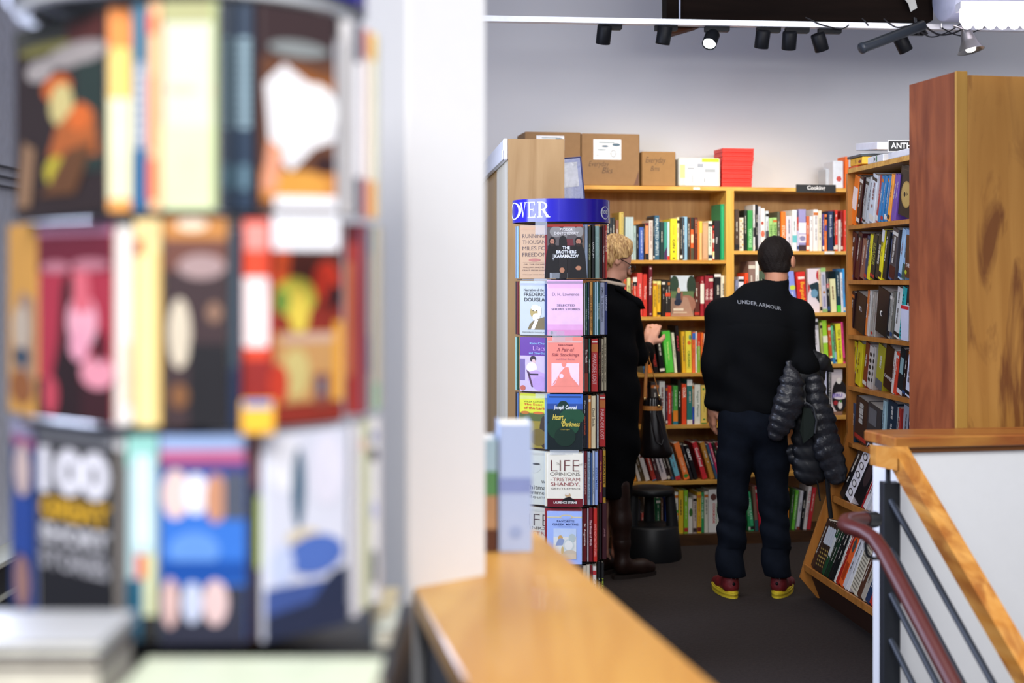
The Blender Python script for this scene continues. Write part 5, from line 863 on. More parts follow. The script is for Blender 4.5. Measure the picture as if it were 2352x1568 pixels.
nf(374, 498, 0, 'd4d8c0', [('r', 0, .9, 1, 1, 'a8a878'), ('r', 0, 0, 1, .05, 'b0bc80'), ('r', .0, .0, 1, .4, 'd0dab0'), ('e', .35, .58, .3, .02, 'dcb8a8'), ('e', .95, .57, .05, .03, 'd8a8a0'), ('r', .93, 0, 1, 1, 'a8b878')], 'pale green cover at the centre of the top tier of the near rack', th=.012)
nsp(504, 541, 0, '1c2838', [('r', .2, .4+.04*k, .8, .425+.04*k, '4a6068') for k in range(11)]+[('r', .2, .1, .8, .22, '34505c')], 'navy spine, left of two dark ones in the top tier')
nsp(543, 582, 0, '22344a', [('r', .15, .4+.04*k, .85, .43+.04*k, '8aa4b0') for k in range(11)]+[('r', .2, .1, .8, .22, '5a7888')], 'navy spine with pale blue lettering, right of two dark ones in the top tier')
nf(598, 772, 0, '3a2a2c', [('r', 0, .0, 1, .75, '6a4430'), ('e', .5, .8, .4, .04, '8a9090'), ('p', [(.25, .72), (1, .66), (1, .6), (.5, .62)], '9a5c28'), ('p', [(.05, .62), (.3, .72), (.7, .62), (.98, .58), (.98, .36), (.7, .32), (.4, .2), (.12, .3)], 'f0f0f4'), ('e', .72, .5, .3, .14, 'ffffff'), ('r', 0, .05, 1, .2, 'd08840'), ('e', .5, .13, .4, .07, 'e0a048'), ('p', [(0, .1), (.2, .1), (.3, .3), (.1, .35)], 'e8a080'), ('e', .85, .24, .15, .05, '3a2424')], 'dark brown cover with a large white shape, top tier right of the near rack')
nsp(777, 812, 0, 'c0bec0', [], 'grey-white spine right of the brown cover, top tier', dep=.07)
nsp(814, 830, 0, 'f4f4fa', [('r', 0, .8, 1, 1, '2c3450'), ('r', 0, 0, 1, .2, '3a4258')], 'white and navy spine in the top tier', dep=.06)
nsp(832, 848, 0, 'f6e4dc', [('r', 0, .85, 1, 1, 'c86048'), ('r', 0, 0, 1, .2, 'c85040')], 'white and red spine in the top tier', dep=.05)
nsp(850, 866, 0, 'f0f2dc', [('r', 0, .85, 1, 1, 'e8c868'), ('r', 0, 0, 1, .2, 'e8b860')], 'rightmost cream spine in the top tier of the near rack', dep=.04)
# tier two
nf(18, 84, 1, 'd8a050', [('p', [(.2, .1), (.95, .1), (.95, .6), (.5, .65), (.2, .5)], 'a88a78'), ('e', .5, .45, .3, .12, 'c8b8a8'), ('e', .5, .3, .3, .05, '3a4c60'), ('e', .5, .14, .4, .09, '9a5c2c')], 'orange cover at the far left of the second tier')
nf(87, 260, 1, 'a83448', [('r', 0, .93, 1, 1, 'c888a8'), ('r', 0, .75, 1, .93, '6a2434'), ('e', .25, .77, .2, .03, 'b87888'), ('e', .72, .78, .25, .03, 'b87888'), ('r', 0, .0, 1, .2, '3a1c22'), ('p', [(.1, 0), (.6, 0), (.6, .3), (.45, .62), (.35, .7), (.3, .4)], '2a1a1e'), ('e', .45, .66, .09, .08, '2a1a1e'), ('e', .62, .5, .2, .14, 'eca8bc'), ('e', .58, .38, .13, .08, 'e8a0b8'), ('e', .82, .25, .22, .08, 'e898ac'), ('p', [(.5, .55), (.75, .55), (.7, .75), (.5, .75)], 'd86878'), ('e', .2, .12, .1, .1, 'c0485a'), ('e', .85, .38, .08, .08, '3a1820')], 'crimson and pink cover with a pale figure, second tier')
nsp(264, 306, 1, 'e0dcd8', [('r', .5, .1, 1, .4, 'd8c8a8')], 'wide off-white spine in the second tier')
nsp(309, 371, 1, 'f0dc9c', [('r', 0, .9, 1, 1, 'e8cc90'), ('r', 0, .83, .4, .9, 'b86a40'), ('r', .82, 0, 1, .85, 'd8b060')], 'wide yellow spine in the second tier')
nf(376, 524, 1, '38282c', [('r', 0, .9, 1, 1, 'b87c40'), ('e', .45, .97, .25, .03, 'e8d0b8'), ('r', 0, .75, 1, .9, '6a4238'), ('e', .6, .77, .38, .06, 'a08888'), ('e', .25, .45, .18, .17, 'c8bca8'), ('e', .8, .55, .12, .05, '8a6a58'), ('r', .4, 0, 1, .4, '1c1b20'), ('e', .25, .15, .15, .06, '7a5234')], 'dark brown cover with a pale oval, second tier centre')
nsp(527, 551, 1, '3a4c5a', [('r', 0, 0, 1, .3, '1c2c4a')], 'grey-blue spine in the second tier', hs=.01)
nsp(556, 624, 1, 'd8482c', [('r', .1, .85, .9, .98, 'e89088'), ('r', .05, .38, .92, .72, 'eedede'), ('r', 0, .05, 1, .32, '8a2420')], 'orange-red spine with a white panel, second tier')
nf(629, 788, 1, '8a2c20', [('r', 0, .6, 1, 1, '5a2a20'), ('p', [(0, .7), (.2, .65), (.25, .95), (.05, .95)], 'e85c2c'), ('e', .3, .62, .3, .1, 'c8c048'), ('e', .35, .55, .15, .12, 'e0c850'), ('e', .1, .6, .12, .06, '6a8a3a'), ('e', .75, .7, .2, .1, 'd83c24'), ('e', .85, .62, .1, .06, '3a1c20'), ('r', .0, .1, 1, .45, 'c0925c'), ('r', .1, .4, .9, .44, 'c8a898'), ('e', .3, .25, .2, .12, 'c8b878'), ('r', .55, .08, .8, .24, '8a4c3c'), ('r', .62, .13, .72, .22, '5a7080'), ('r', .85, .1, 1, .5, 'e0a038'), ('e', .05, .2, .14, .1, 'c03c28')], 'red, yellow and ochre picture cover in the second tier')
nsp(792, 836, 1, 'a83830', [('r', 0, .9, 1, 1, '6a1c24'), ('r', .0, .2, .4, .8, 'c87850'), ('r', .8, 0, 1, 1, '6a3858')], 'dark red spine right of the picture cover, second tier', dep=.07)
nsp(839, 856, 1, 'b0bcc4', [('r', 0, .2, .6, .4, '3a6aa0'), ('r', 0, .85, 1, 1, '8ab0c4')], 'light blue-grey spine, second tier right', dep=.05)
nsp(858, 872, 1, 'c8c4b0', [('r', 0, .0, 1, .15, '9ac0a0')], 'pale beige spine at the right edge of the second tier', dep=.04)
# tier three
nf(24, 82, 2, '1c3c80', [('r', 0, .9, 1, 1, '9a98b8'), ('r', .1, .86, 1, .92, 'a05080'), ('e', .5, .74, .3, .14, 'e0c8c4'), ('r', .1, .3, .9, .6, '1444a0'), ('e', .5, .15, .3, .14, 'a87c74')], 'blue and pink cover at the far left of the third tier', dd=.004)
nf(86, 262, 2, '1c1c22', [('r', 0, .93, 1, 1, 'b0b0b8'), ('t', '100', .03, .66, .95, .9, 'e4e4f0', .06), ('t', 'GREAT', .05, .535, .95, .645, 'd8a828', .04), ('t', 'SHORT', .05, .41, .95, .51, 'c4c4cc', .05), ('t', 'STORIES', .05, .28, .95, .38, 'a8a8b0', .03)], 'black cover lettered 100 GREAT SHORT STORIES')
nsp(266, 288, 2, '6a6462', [('r', 0, .92, 1, 1, 'c8c8cc')], 'grey spine beside the black cover, third tier')
nsp(291, 364, 2, 'a8c4c8', [('r', 0, .85, 1, 1, '8ac0b8'), ('r', 0, .0, .5, .3, '1c5068'), ('r', .25, .45, .8, .9, 'c8dce4'), ('r', .3, .3, .6, .42, 'c84a30'), ('r', .6, .1, .95, .42, 'c8c898'), ('r', .5, 0, 1, .12, '2c2a28')], 'wide pale teal spine with a red spot, third tier')
nf(368, 566, 2, '2c68c0', [('r', 0, .93, 1, 1, '8aa0c8'), ('r', 0, .86, 1, .93, 'b0587c'), ('r', 0, .82, 1, .87, '3a3a78'), ('e', .18, .72, .16, .12, 'd8bcb8'), ('e', .42, .72, .14, .1, 'dcdce8'), ('e', .65, .7, .13, .12, 'b88468'), ('r', .75, .6, 1, .82, '4a5060'), ('e', .4, .45, .3, .09, '5a88cc'), ('r', 0, .3, 1, .4, '0c4494'), ('r', 0, 0, 1, .28, '2a2c3c'), ('e', .12, .2, .1, .12, 'c8a8a4'), ('e', .38, .2, .12, .1, 'b8c0d8'), ('e', .65, .2, .15, .11, 'd0b4b4')], 'blue cover with several pale faces, third tier centre')
nsp(570, 603, 2, '2a1c1e', [('r', .3, .75, .8, 1, '6a3c34'), ('r', .6, .35, 1, .7, '8a9a40')], 'dark brown spine, third tier')
nf(607, 798, 2, 'd0d4e4', [('e', .25, .85, .2, .14, 'e4e6f0'), ('e', .75, .8, .2, .18, 'dcdcec'), ('e', .4, .72, .08, .2, '3c5c74'), ('e', .45, .48, .2, .04, 'd0c4a8'), ('e', .6, .38, .35, .1, '4c6cb8'), ('r', 0, .1, 1, .25, '3c5494'), ('p', [(0, 0), (1, 0), (1, .3), (.8, .28), (.55, .15), (0, .12)], '202c48'), ('e', .2, .35, .14, .1, 'bcc8e8')], 'white cover with blue flower shapes, third tier right')
nsp(802, 822, 2, 'd8d8e0', [], 'white spine right of the flower cover, third tier', dep=.07)
nsp(824, 845, 2, 'ccd0b0', [('r', .1, .84, .9, .9, 'd8b8a0')], 'pale green spine, third tier right', dep=.05)
nsp(847, 872, 2, 'dcdce2', [('e', .5, .9, .3, .03, '7a80b0'), ('e', .5, .8, .4, .04, '4a4a5c'), ('r', .3, .1, .8, .28, '3c5058'), ('e', .5, .5, .3, .05, 'b8bce0')], 'white spine with dark marks at the right edge of the third tier', dep=.035)
# small round sticker and white clips on the near rack
p = P(592, 958, 1.398); b = MB(frame(p, (1, .1, 0), (-.1, 1, 0))); b.box(-.0165, .0165, 0, .003, -.017, .017, mat('eab040', .4), bev=.0012)
face_art(b, lambda u, v, l: (u, -l, v), 1, 1, [('e', 0, -.002, .0155, .013, 'f0b838'), ('r', -.013, .009, .013, .016, '3a88c8')]); b.build('price_tag', None, 'small yellow and blue tag on the near rack between second and third tier', 'tag')
for k, (py, wd, hh) in enumerate(((466, .062, .012), (535, .066, .034))):
    p = P(703, py, 1.40); b = MB(frame(p, (.95, .3, 0), (-.3, .95, 0))); b.box(-wd/2, wd/2, 0, .002, -hh/2, hh/2, mat('eceef4', .25, coat=.5), bev=.001); b.build('plastic_clip', None, ('narrow' if k == 0 else 'wide')+' white plastic clip hanging at the right of the near rack', 'clip')
# stacks of large books in front of the near rack
def flat(x0, x1, y0, y1, D, dep, m, label, rz=0.0, pages=True):
    a = P(x0, y1, D); c = P(x1, y0, D); M = frame((a.x, a.y, a.z), (math.cos(rz), math.sin(rz), 0), (-math.sin(rz), math.cos(rz), 0)); w_, h_ = (c.x-a.x), c.z-a.z
    b = MB(M); b.box(0, w_, 0, dep, 0, .0025, m, bev=.0008); b.box(0, w_, 0, dep, h_-.0025, h_, m, bev=.0008); b.box(.003, w_-.003, .003, dep-.003, .0025, h_-.0025, mat('c8c4b4', .8, vs=60, var=.12)); b.box(0, .0025, 0, dep, 0, h_, m)
    return b.build('large_book', None, label, 'book', 'large books stacked before the near rack')
flat(-160, 232, 1474, 1500, 1.27, .12, mat('b4b6ba', .45), 'pale grey flat book at the lower left corner, top of its stack', 0)
flat(-160, 228, 1502, 1530, 1.27, .12, mat('2c2628', .5), 'dark flat book under the pale one, lower left corner', 0)
flat(-160, 230, 1532, 1620, 1.27, .12, mat('7a6c6c', .5), 'greyish brown flat book lowest at the left corner', 0)
flat(244, 850, 1606, 1680, 1.215, .135, mat('c4ccb4', .45), 'wide pale green flat book along the bottom left edge', 0)
flat(855, 900, 1400, 1440, 1.66, .12, mat('b8a880', .5), 'small tan book between the near rack and the dark half wall')
flat(858, 902, 1442, 1600, 1.64, .12, mat('c4ccc4', .5), 'pale block of a book between the near rack and the dark half wall')
b = MB(); b.box(-.62, -.13, 1.40, 1.86, 0, 1.125, mat('26262a', .6)); b.box(-.62, -.11, 1.1, 1.395, .0, 1.138, mat('2c2a2c', .6)); 
b.build('display_counter', None, 'dark display counter beneath the near rack and flat books', 'counter')
# books standing on the oak cap
PB = mat('b4c6ea', .5, var=.01)
def onecap(px0, px1, ytop, D, dep, m, label, art):
    a = P(px0, 0, D); c = P(px1, 0, D); M = frame((a.x, a.y, 1.0705), (1, .05, 0), (-.05, 1, 0)); h = CZ+(HY-ytop)/F*D-1.0705
    c_, p_ = book_geo(M, c.x-a.x, dep, h, m, art, split=True); o = c_.build('book', None, label, 'book', 'books on the oak cap'); p_.build('page_block', o); return o
onecap(1146, 1222, 975, 2.50, .13, PB, 'pale blue thick book standing on the oak cap', [('r', 0, .46, 1, .58, '8a9ad0'), ('e', .5, .15, .2, .05, '9cb0dc')])
onecap(1108, 1141, 1010, 2.50, .13, mat('9ab8c4', .5), 'blue, green and tan book standing between the pillar and the pale blue book', [('r', 0, 0, 1, .2, '5a3424'), ('r', 0, .2, 1, .5, 'b8906a'), ('r', 0, .5, 1, .72, '5a9058'), ('r', 0, .72, 1, 1, 'a8c4d0')])
# ============================================================ PEOPLE
SKIN = mat('c4886a', .5, var=.05, vs=14); SKIN2 = mat('d09a84', .5, var=.05, vs=14)
V3 = lambda *a: Vector(a)
def chain(pts, flat=None):     # [(x,y,z,r),...] -> connected tapered segments
    return [seg(pts[i][:3], pts[i+1][:3], pts[i][3], pts[i+1][3], flat) for i in range(len(pts)-1)]
def hand(name, wrist, dirv, palmn, sgn, m, parent, curl=.5, size=1.0, spread=.12):
    """wrist point, direction to the fingers, palm normal (the way the palm faces); sgn +1: thumb on dir x palmn side"""
    d = Vector(dirv).normalized(); pn = Vector(palmn); pn = (pn-d*pn.dot(d)).normalized(); s = d.cross(pn)*sgn; w_ = Vector(wrist); k = size
    pr = [seg(w_, w_+d*.04*k, .021*k, .024*k), seg(w_+d*.035*k-s*.020*k, w_+d*.085*k-s*.026*k, .015*k, .0125*k), seg(w_+d*.035*k+s*.016*k, w_+d*.09*k+s*.026*k, .016*k, .0125*k), seg(w_+d*.05*k, w_+d*.09*k, .016*k, .013*k)]
    o = sdf_prims = list(pr)
    for j, (off, L) in enumerate(((.027, .070), (.009, .078), (-.009, .073), (-.026, .058))):
        p = w_+d*.088*k+s*off*k; dd = (d+s*off*spread*30*.2).normalized(); a = 0.25*curl
        for q in range(3):
            l = L*k*(.45, .32, .25)[q]; e = p+(dd*math.cos(a)+pn*math.sin(a))*l; o.append(seg(p, e, (.0092-.0008*q)*k, (.0086-.0009*q)*k)); p = e; a += curl*.75
    t0 = w_+d*.025*k+s*.018*k; t1 = t0+(d*.5+s*.75+pn*.35).normalized()*.038*k; t2 = t1+(d*.85+s*.3+pn*.3).normalized()*.032*k; t3 = t2+(d+pn*.2).normalized()*.022*k
    o += [seg(t0, t1, .015*k, .0115*k), seg(t1, t2, .0112*k, .0098*k), seg(t2, t3, .0098*k, .0075*k)]
    return o
# ------------------------------------------------ man in black jacket
MO = V3((1731-1176)/470, 6.95, 0)
def mp(x, y, z): return MO+V3(x, y, z)
MAN = empty('person', MO, 'man in a black jacket, dark jeans and red running shoes seen from behind, head bowed', 'person')
def kid(o, root, name=None):
    mw = Vector(root.location); o.data.transform(Matrix.Translation(-mw)); o.parent = root; return o
cl = lambda lst: [(MO.x+a[0], MO.y+a[1], MO.z+a[2], a[3]) for a in lst]
hc = mp(.118, .075, 1.648)
R_ = Matrix.Rotation(math.radians(-24), 3, 'Z') @ Matrix.Rotation(math.radians(-16), 3, 'X')
body = [ell(hc, (.076, .094, .098), R_), seg(mp(.105, .0, 1.46), mp(.12, .045, 1.60), .054, .055), ell(mp(.135, .12, 1.575), (.052, .055, .07), R_), ell(mp(.155, .165, 1.615), (.012, .02, .02), R_)]
body += chain(cl([(.0, .0, .95, .13), (.01, -.01, 1.12, .12), (.03, .0, 1.32, .15)]), (V3(0, 1, 0), 1.45))
body += chain(cl([(-.13, .0, 1.40, .055), (-.19, -.02, 1.13, .042), (-.192, .05, .93, .028)]))
body += chain(cl([(.21, .0, 1.38, .055), (.258, -.0, 1.10, .042), (.22, .2, 1.02, .028)]))
body += chain(cl([(-.075, .0, .9, .085), (-.10, .02, .50, .05), (-.116, .004, .1, .026)]))+chain(cl([(.065, .0, .9, .085), (.10, .02, .50, .05), (.122, .006, .1, .026)]))
body += [seg(mp(-.116, .01, .055), mp(-.14, .14, .045), .022, .02), seg(mp(.118, .01, .055), mp(.175, .13, .045), .022, .02)]
body += [ell(mp(.196, .015, 1.632), (.010, .020, .033), Matrix.Rotation(math.radians(-35), 3, 'Z')), ell(mp(.045, .085, 1.645), (.008, .017, .03), Matrix.Rotation(math.radians(10), 3, 'Z'))]
body += hand('h', mp(-.192, .05, .93), (0, .25, -1), (1, .2, 0), 1, SKIN, None, .6)+hand('h', mp(.22, .2, 1.02), (-.5, .8, -.1), (0, 0, 1), 1, SKIN, None, 1.0)
kid(sdf_obj('body', body, .0065, SKIN, k=.012), MAN)
HAIRD = mat('1b1411', .6, var=.35, bump=.9, vs=220, spec=.2)
def hn(X): return .0016*np.sin(X[:, 0]*260+X[:, 2]*40)*np.sin(X[:, 2]*110+X[:, 0]*60)
o = sdf_obj('hair', [ell(hc+V3(0, -.006, .012), (.087, .106, .103), R_), ell(hc+V3(-.004, -.05, -.045), (.066, .05, .05), R_)], .005, HAIRD, k=.02, disp=hn,
   cut=lambda X: np.maximum(((X-np.array(hc))@np.array([.35, .90, .0]))-.045-(X[:, 2]-hc.z)*.5, -(X[:, 2]-(hc.z-.066)))); kid(o, MAN)
# jacket
JK = mat('0b0d10', .85, spec=.12, var=.12, bump=.5, vs=9)
jk = chain(cl([(.0, -.005, .955, .158), (.0, -.012, 1.12, .155), (.015, -.015, 1.27, .178), (.03, -.005, 1.37, .165)]), (V3(0, 1, 0), 1.38))
jk += [seg(mp(-.15, .0, 1.372), mp(.21, .0, 1.365), .078, .077), seg(mp(.03, .005, 1.425), mp(.105, .01, 1.48), .105, .062)]
jk += chain(cl([(-.155, -.0, 1.368, .074), (-.19, -.03, 1.15, .062), (-.19, .02, .955, .05)]))
jk += chain(cl([(.212, -.0, 1.362, .076), (.243, -.025, 1.12, .066), (.215, .13, 1.03, .055), (.20, .2, 1.02, .046)]))
def jfold(X):
    x = X[:, 0]-MO.x; z = X[:, 2]; f = .006*np.sin(z*38+x*14+2.2*np.sin(x*9))*np.clip((1.35-z)*3, .15, 1)
    f += .005*np.sin(x*34+z*16)*np.clip((1.2-z)*3, 0, 1)
    f += .004*np.exp(-((z-1.335+.10*(x-.03)+.9*(x-.03)**2)/.004)**2)*(np.abs(x-.03) < .17)
    return f
jo = sdf_obj('jacket', jk, .0075, JK, k=.05, disp=jfold, cut=lambda X: np.maximum(-(X[:, 2]-.895-.02*np.abs(X[:, 0]-MO.x)), X[:, 2]-1.555-.3*(X[:, 0]-MO.x-.1)*0)); kid(jo, MAN)
o = sdf_obj('collar', [seg(mp(.098, .008, 1.475), mp(.110, .02, 1.530), .074, .066)], .006, JK, k=.01, cut=lambda X: np.maximum(-(np.linalg.norm(X[:, :2]-np.array([mp(.11, 0, 0).x, mp(0, .028, 0).y]), axis=1)-.058), np.maximum(X[:, 2]-1.548-.25*(X[:, 1]-MO.y), 1.47-X[:, 2]))); kid(o, MAN)
# back lettering, wrapped onto the jacket by ray casting
def project(root, target, body_txt, x0, x1, z0f, hgt, m, name, off=.0015, gap=None):
    vs, fs, _ = text2d(body_txt, .015); out = []
    dg = bpy.context.evaluated_depsgraph_get(); dg.update()
    from mathutils.bvhtree import BVHTree
    bv = BVHTree.FromPolygons([v.co.copy() for v in target.data.vertices], [tuple(p.vertices) for p in target.data.polygons])
    for a, b_ in vs:
        x = x0+(x1-x0)*a; z = z0f(x)+hgt*b_; h = bv.ray_cast(V3(x, -2, z), V3(0, 1, 0))[0]; out.append((x, (h.y if h else 0)-off, z))
    mb = MB(); mb.add(out, fs, m); o = mb.build(name, root, None); return o
bl = project(MAN, jo, 'UNDER ARMOUR', (1688-1731)/470, (1785-1731)/470, lambda x: 1.55-(697-640)/470-max(0, x+.05)*.19, .018, mat('8a8d94', .5), 'back_lettering'); bl['label'] = 'pale grey lettering across the back'
# glasses arm
b = MB(Matrix.Translation(-MO)); b.tube([mp(.197, .03, 1.652), mp(.205, .10, 1.640), mp(.20, .14, 1.63)], .0028, BLK, 6); b.tube([mp(.197, .14, 1.628)+V3(0, 0, .018*math.cos(t))+V3(-.012+.022*math.sin(t)*.4, .0, 0) for t in [i*math.pi/6 for i in range(13)]], .0022, BLK, 6); b.build('glasses', MAN, 'black glasses')
# jeans
JEAN = mat('11161f', .9, spec=.1, var=.25, bump=.5, vs=18)
jn = chain(cl([(-.0, .0, .93, .135), (-.0, .0, .86, .15)]), (V3(0, 1, 0), 1.25))
jn += chain(cl([(-.075, .0, .86, .10), (-.092, .01, .66, .083), (-.10, .015, .48, .073), (-.108, .0, .30, .066), (-.112, -.005, .15, .066), (-.112, -.005, .105, .068)]))
jn += chain(cl([(.062, .0, .86, .10), (.088, .01, .66, .083), (.098, .015, .48, .073), (.106, .0, .30, .066), (.114, -.005, .15, .064), (.114, -.005, .105, .066)]))
def jf(X):
    x = X[:, 0]-MO.x; z = X[:, 2]; return .007*np.sin(z*52+x*30+1.5*np.sin(z*17))*np.clip((.5-np.abs(z-.30))*2.2, .12, 1)*np.where(z < .24, 1.6, .7)
kid(sdf_obj('jeans', jn, .0075, JEAN, k=.03, disp=jf, cut=lambda X: .102-X[:, 2]), MAN)
# shoes
SHR = mat('6a1c20', .55, var=.2, bump=.6, vs=60); SHY = mat('d8c030', .5); SHD = mat('c4ac28', .6)
def shoe(x, y, ang, nm):
    R = Matrix.Rotation(math.radians(ang), 4, 'Z'); T = Matrix.Translation(mp(x, y, 0)) @ R
    q = lambda a, b_, c: (T @ V3(a, b_, c))
    up = [seg(q(0, 0, .055), q(0, .10, .05), .038, .036), seg(q(0, .10, .045), q(.004, .19, .034), .036, .030), seg(q(0, -.014, .055), q(0, -.002, .108), .036, .040)]
    u = sdf_obj('shoe', up, .004, SHR, k=.02, cut=lambda X: np.maximum(.022-X[:, 2], X[:, 2]-.118)); kid(u, MAN)
    sp = []
    for i in range(28):
        t = 2*math.pi*i/28; yy = .085+.145*math.sin(t)-.0; xx = (.043-.006*math.sin(t))*math.cos(t)
        sp.append((xx, yy))
    mb = MB(Matrix.Translation(-MO) @ T)
    for k in range(4):
        s = (1.0, .97, 1.02, .96)[k]; z0, z1 = k*.0085+.001*(k > 0), (k+1)*.0085
        rk = lambda y: .010*max(0, (-y-.02)/.05)*0+.012*max(0, (y-.16)/.07)
        mb.prism([(a*s, .085+(b_-.085)*s, z0+rk(b_)) for a, b_ in sp], (0, 0, z1-z0), SHY if k != 1 else SHD)
    so = mb.build('sole', u, 'yellow layered sole')
    mb = MB(Matrix.Translation(-MO) @ T); mb.lathe([(.001, 0), (.008, 0), (.008, .004), (.001, .004)], BLK, (0, -.046, .07), (0, -1, .1), 14); mb.box(-.012, .012, -.043, -.038, .086, .104, mat('c8ccd0', .4)); mb.build('heel_tab', u)
shoe(-.115, -.005, 12, 'left'); shoe(.125, .0, -24, 'right')

# ------------------------------------------------ puffer jacket over his arm
PUF = mat('25272d', .34, var=.15, coat=.2, bump=.9, vs=55); DK = mat('101216', .7)
pj = empty('puffer_jacket', mp(.3, 0, 1.0), "shiny black quilted down jacket draped over the man's right forearm", 'jacket')
def pp(px, py, dy): return P(px, py, 6.95+dy)
def ridged(name, pts, m, parent, amp, per, k=.02, res=.0065, flat=1.5, extra=None, fax=V3(0, 1, 0)):
    pr = []
    for i in range(len(pts)-1):
        a, b_ = Vector(pts[i][:3]), Vector(pts[i+1][:3]); pr.append(seg(a, b_, pts[i][3], pts[i+1][3], (fax, flat)))
    P0 = Vector(pts[0][:3]); P1 = Vector(pts[-1][:3]); ax = np.array((P1-P0).normalized()); p0 = np.array(P0)
    def dsp(X):
        s_ = (X-p0)@ax; wob = .30*np.sin(X[:, 0]*26+X[:, 2]*8)+.25*np.sin(X[:, 2]*17+X[:, 0]*21)
        return -amp*(np.abs(np.sin((s_/per+wob*.5)*math.pi))-.5)+.003*np.sin(X[:, 0]*90+X[:, 2]*50)*np.sin(X[:, 2]*70+X[:, 0]*40)
    o = sdf_obj(name, pr, res, m, k=k, disp=dsp); kid(o, parent); return o
def q4(px, py, dy, r): v = pp(px, py, dy); return (v.x, v.y, v.z, r)
ridged('sleeve', [q4(1812, 836, -.12, .018), q4(1818, 880, -.14, .055), q4(1812, 925, -.15, .070), q4(1797, 965, -.14, .062), q4(1784, 990, -.13, .046)], PUF, pj, .009, .05, flat=1.9)
ridged('sleeve', [q4(1870, 880, -.1, .045), q4(1886, 960, -.11, .062), q4(1902, 1030, -.11, .066), q4(1920, 1085, -.1, .056)], PUF, pj, .009, .052, flat=1.9)
ridged('body_panel', [q4(1850, 850, -.06, .07), q4(1858, 930, -.06, .085), q4(1864, 1010, -.05, .09), q4(1862, 1075, -.05, .085)], mat('15181e', .5, var=.2, coat=.15), pj, .009, .07, flat=2.2)
ridged('hood', [q4(1868, 815, -.06, .03), q4(1888, 832, -.06, .036), q4(1912, 850, -.06, .012)], mat('14161b', .5, coat=.2), pj, .004, .03, flat=2.2)
ridged('hood', [q4(1878, 850, -.05, .04), q4(1872, 895, -.05, .04), q4(1850, 915, -.05, .03)], mat('14161b', .5, coat=.2), pj, .005, .04, flat=2.2)
b = MB(Matrix.Translation(-pj.location)); ln = [pp(1846, 935, -.155), pp(1862, 938, -.16), pp(1872, 965, -.16), pp(1868, 1000, -.155), pp(1846, 1018, -.15), pp(1838, 990, -.155)]
b.prism(ln, (0, .02, 0), mat('16201a', .8)); b.build('lining', pj, 'dark green lining')
b = MB(Matrix.Translation(-pj.location)); b.tube([pp(1838, 930, -.16), pp(1852, 925, -.165), pp(1868, 934, -.165), pp(1876, 965, -.165), pp(1872, 995, -.16)], .006, mat('3a3c40', .5), 8); b.build('trim', pj)
for pts in ([(1862, 1070), (1878, 1110), (1884, 1150)], [(1900, 1090), (1903, 1140), (1909, 1190)], [(1872, 1060), (1900, 1080), (1906, 1120)]):
    b = MB(Matrix.Translation(-pj.location)); b.tube([pp(x, y, -.07) for x, y in pts], .011, DK, 8, flat=.35); b.build('strap', pj)
ridged('body_panel', [q4(1822, 1040, -.03, .045), q4(1860, 1090, -.03, .05)], mat('15181e', .45, var=.2, coat=.2), pj, .010, .05, flat=1.8)

# ------------------------------------------------ woman in black coat
WO = V3(.5496, 7.42, 0)
WM = empty('person', WO, 'woman with short blonde hair and glasses in a long black coat, reaching for a cookbook', 'person')
def wp(x, y, z): return WO+V3(x, y, z)
wl = lambda lst: [(WO.x+a[0], WO.y+a[1], a[2], a[3]) for a in lst]
wc = wp(-.012, .02, 1.655)
RW = Matrix.Rotation(math.radians(-72), 3, 'Z') @ Matrix.Rotation(math.radians(-26), 3, 'X')
fd = RW @ V3(0, 1, 0); rt = RW @ V3(1, 0, 0); upw = RW @ V3(0, 0, 1)
wb = [ell(wc, (.070, .088, .095), RW), ell(wc+fd*.045-upw*.06, (.046, .05, .055), RW), seg(wp(-.04, -.005, 1.47), wp(-.022, .01, 1.60), .046, .047), seg(wc+fd*.085+upw*.0, wc+fd*.108-upw*.028, .008, .0125), ell(wc+fd*.088-upw*.062, (.022, .012, .011), RW), ell(wc+fd*.078-upw*.095, (.022, .02, .02), RW),
   ell(wc+rt*.073-fd*.005-upw*.012, (.007, .017, .028), RW), ell(wc-rt*.073-fd*.005-upw*.012, (.007, .017, .028), RW)]
wb += chain(wl([(-.03, 0, .95, .12), (-.03, 0, 1.15, .10), (-.03, 0, 1.36, .12)]), (V3(0, 1, 0), 1.2))
wb += chain(wl([(.06, .03, 1.38, .05), (.125, .20, 1.14, .038), (.205, .48, 1.165, .024), (.218, .55, 1.18, .022)]))+chain(wl([(-.15, .02, 1.38, .05), (-.2, .02, 1.12, .04), (-.12, .2, 1.08, .026)]))
wb += chain(wl([(-.07, 0, .95, .09), (-.07, 0, .5, .05), (-.08, .03, .12, .035), (-.05, .08, .05, .03)]))+chain(wl([(.02, .0, .95, .09), (.02, .0, .5, .05), (.005, 0, .12, .035), (.06, .04, .05, .03)]))
wb += hand('h', wp(.218, .55, 1.18), (.25, .62, .75), (.1, .75, -.65), -1, SKIN2, None, .62, 1.12, .34)+hand('h', wp(-.12, .2, 1.08), (.6, .6, 0), (0, 0, 1), 1, SKIN2, None, .9)
kid(sdf_obj('body', wb, .0055, SKIN2, k=.010), WM)
b = MB(Matrix.Translation(-WO)); c = wp(.232, .622, 1.268); b.lathe([(.0098, -.002), (.0115, -.002), (.0115, .002), (.0098, .002)], mat('e0b048', .25, metal=1.0), c, (.45, .55, .15), 16); b.build('ring', WM, 'gold ring')
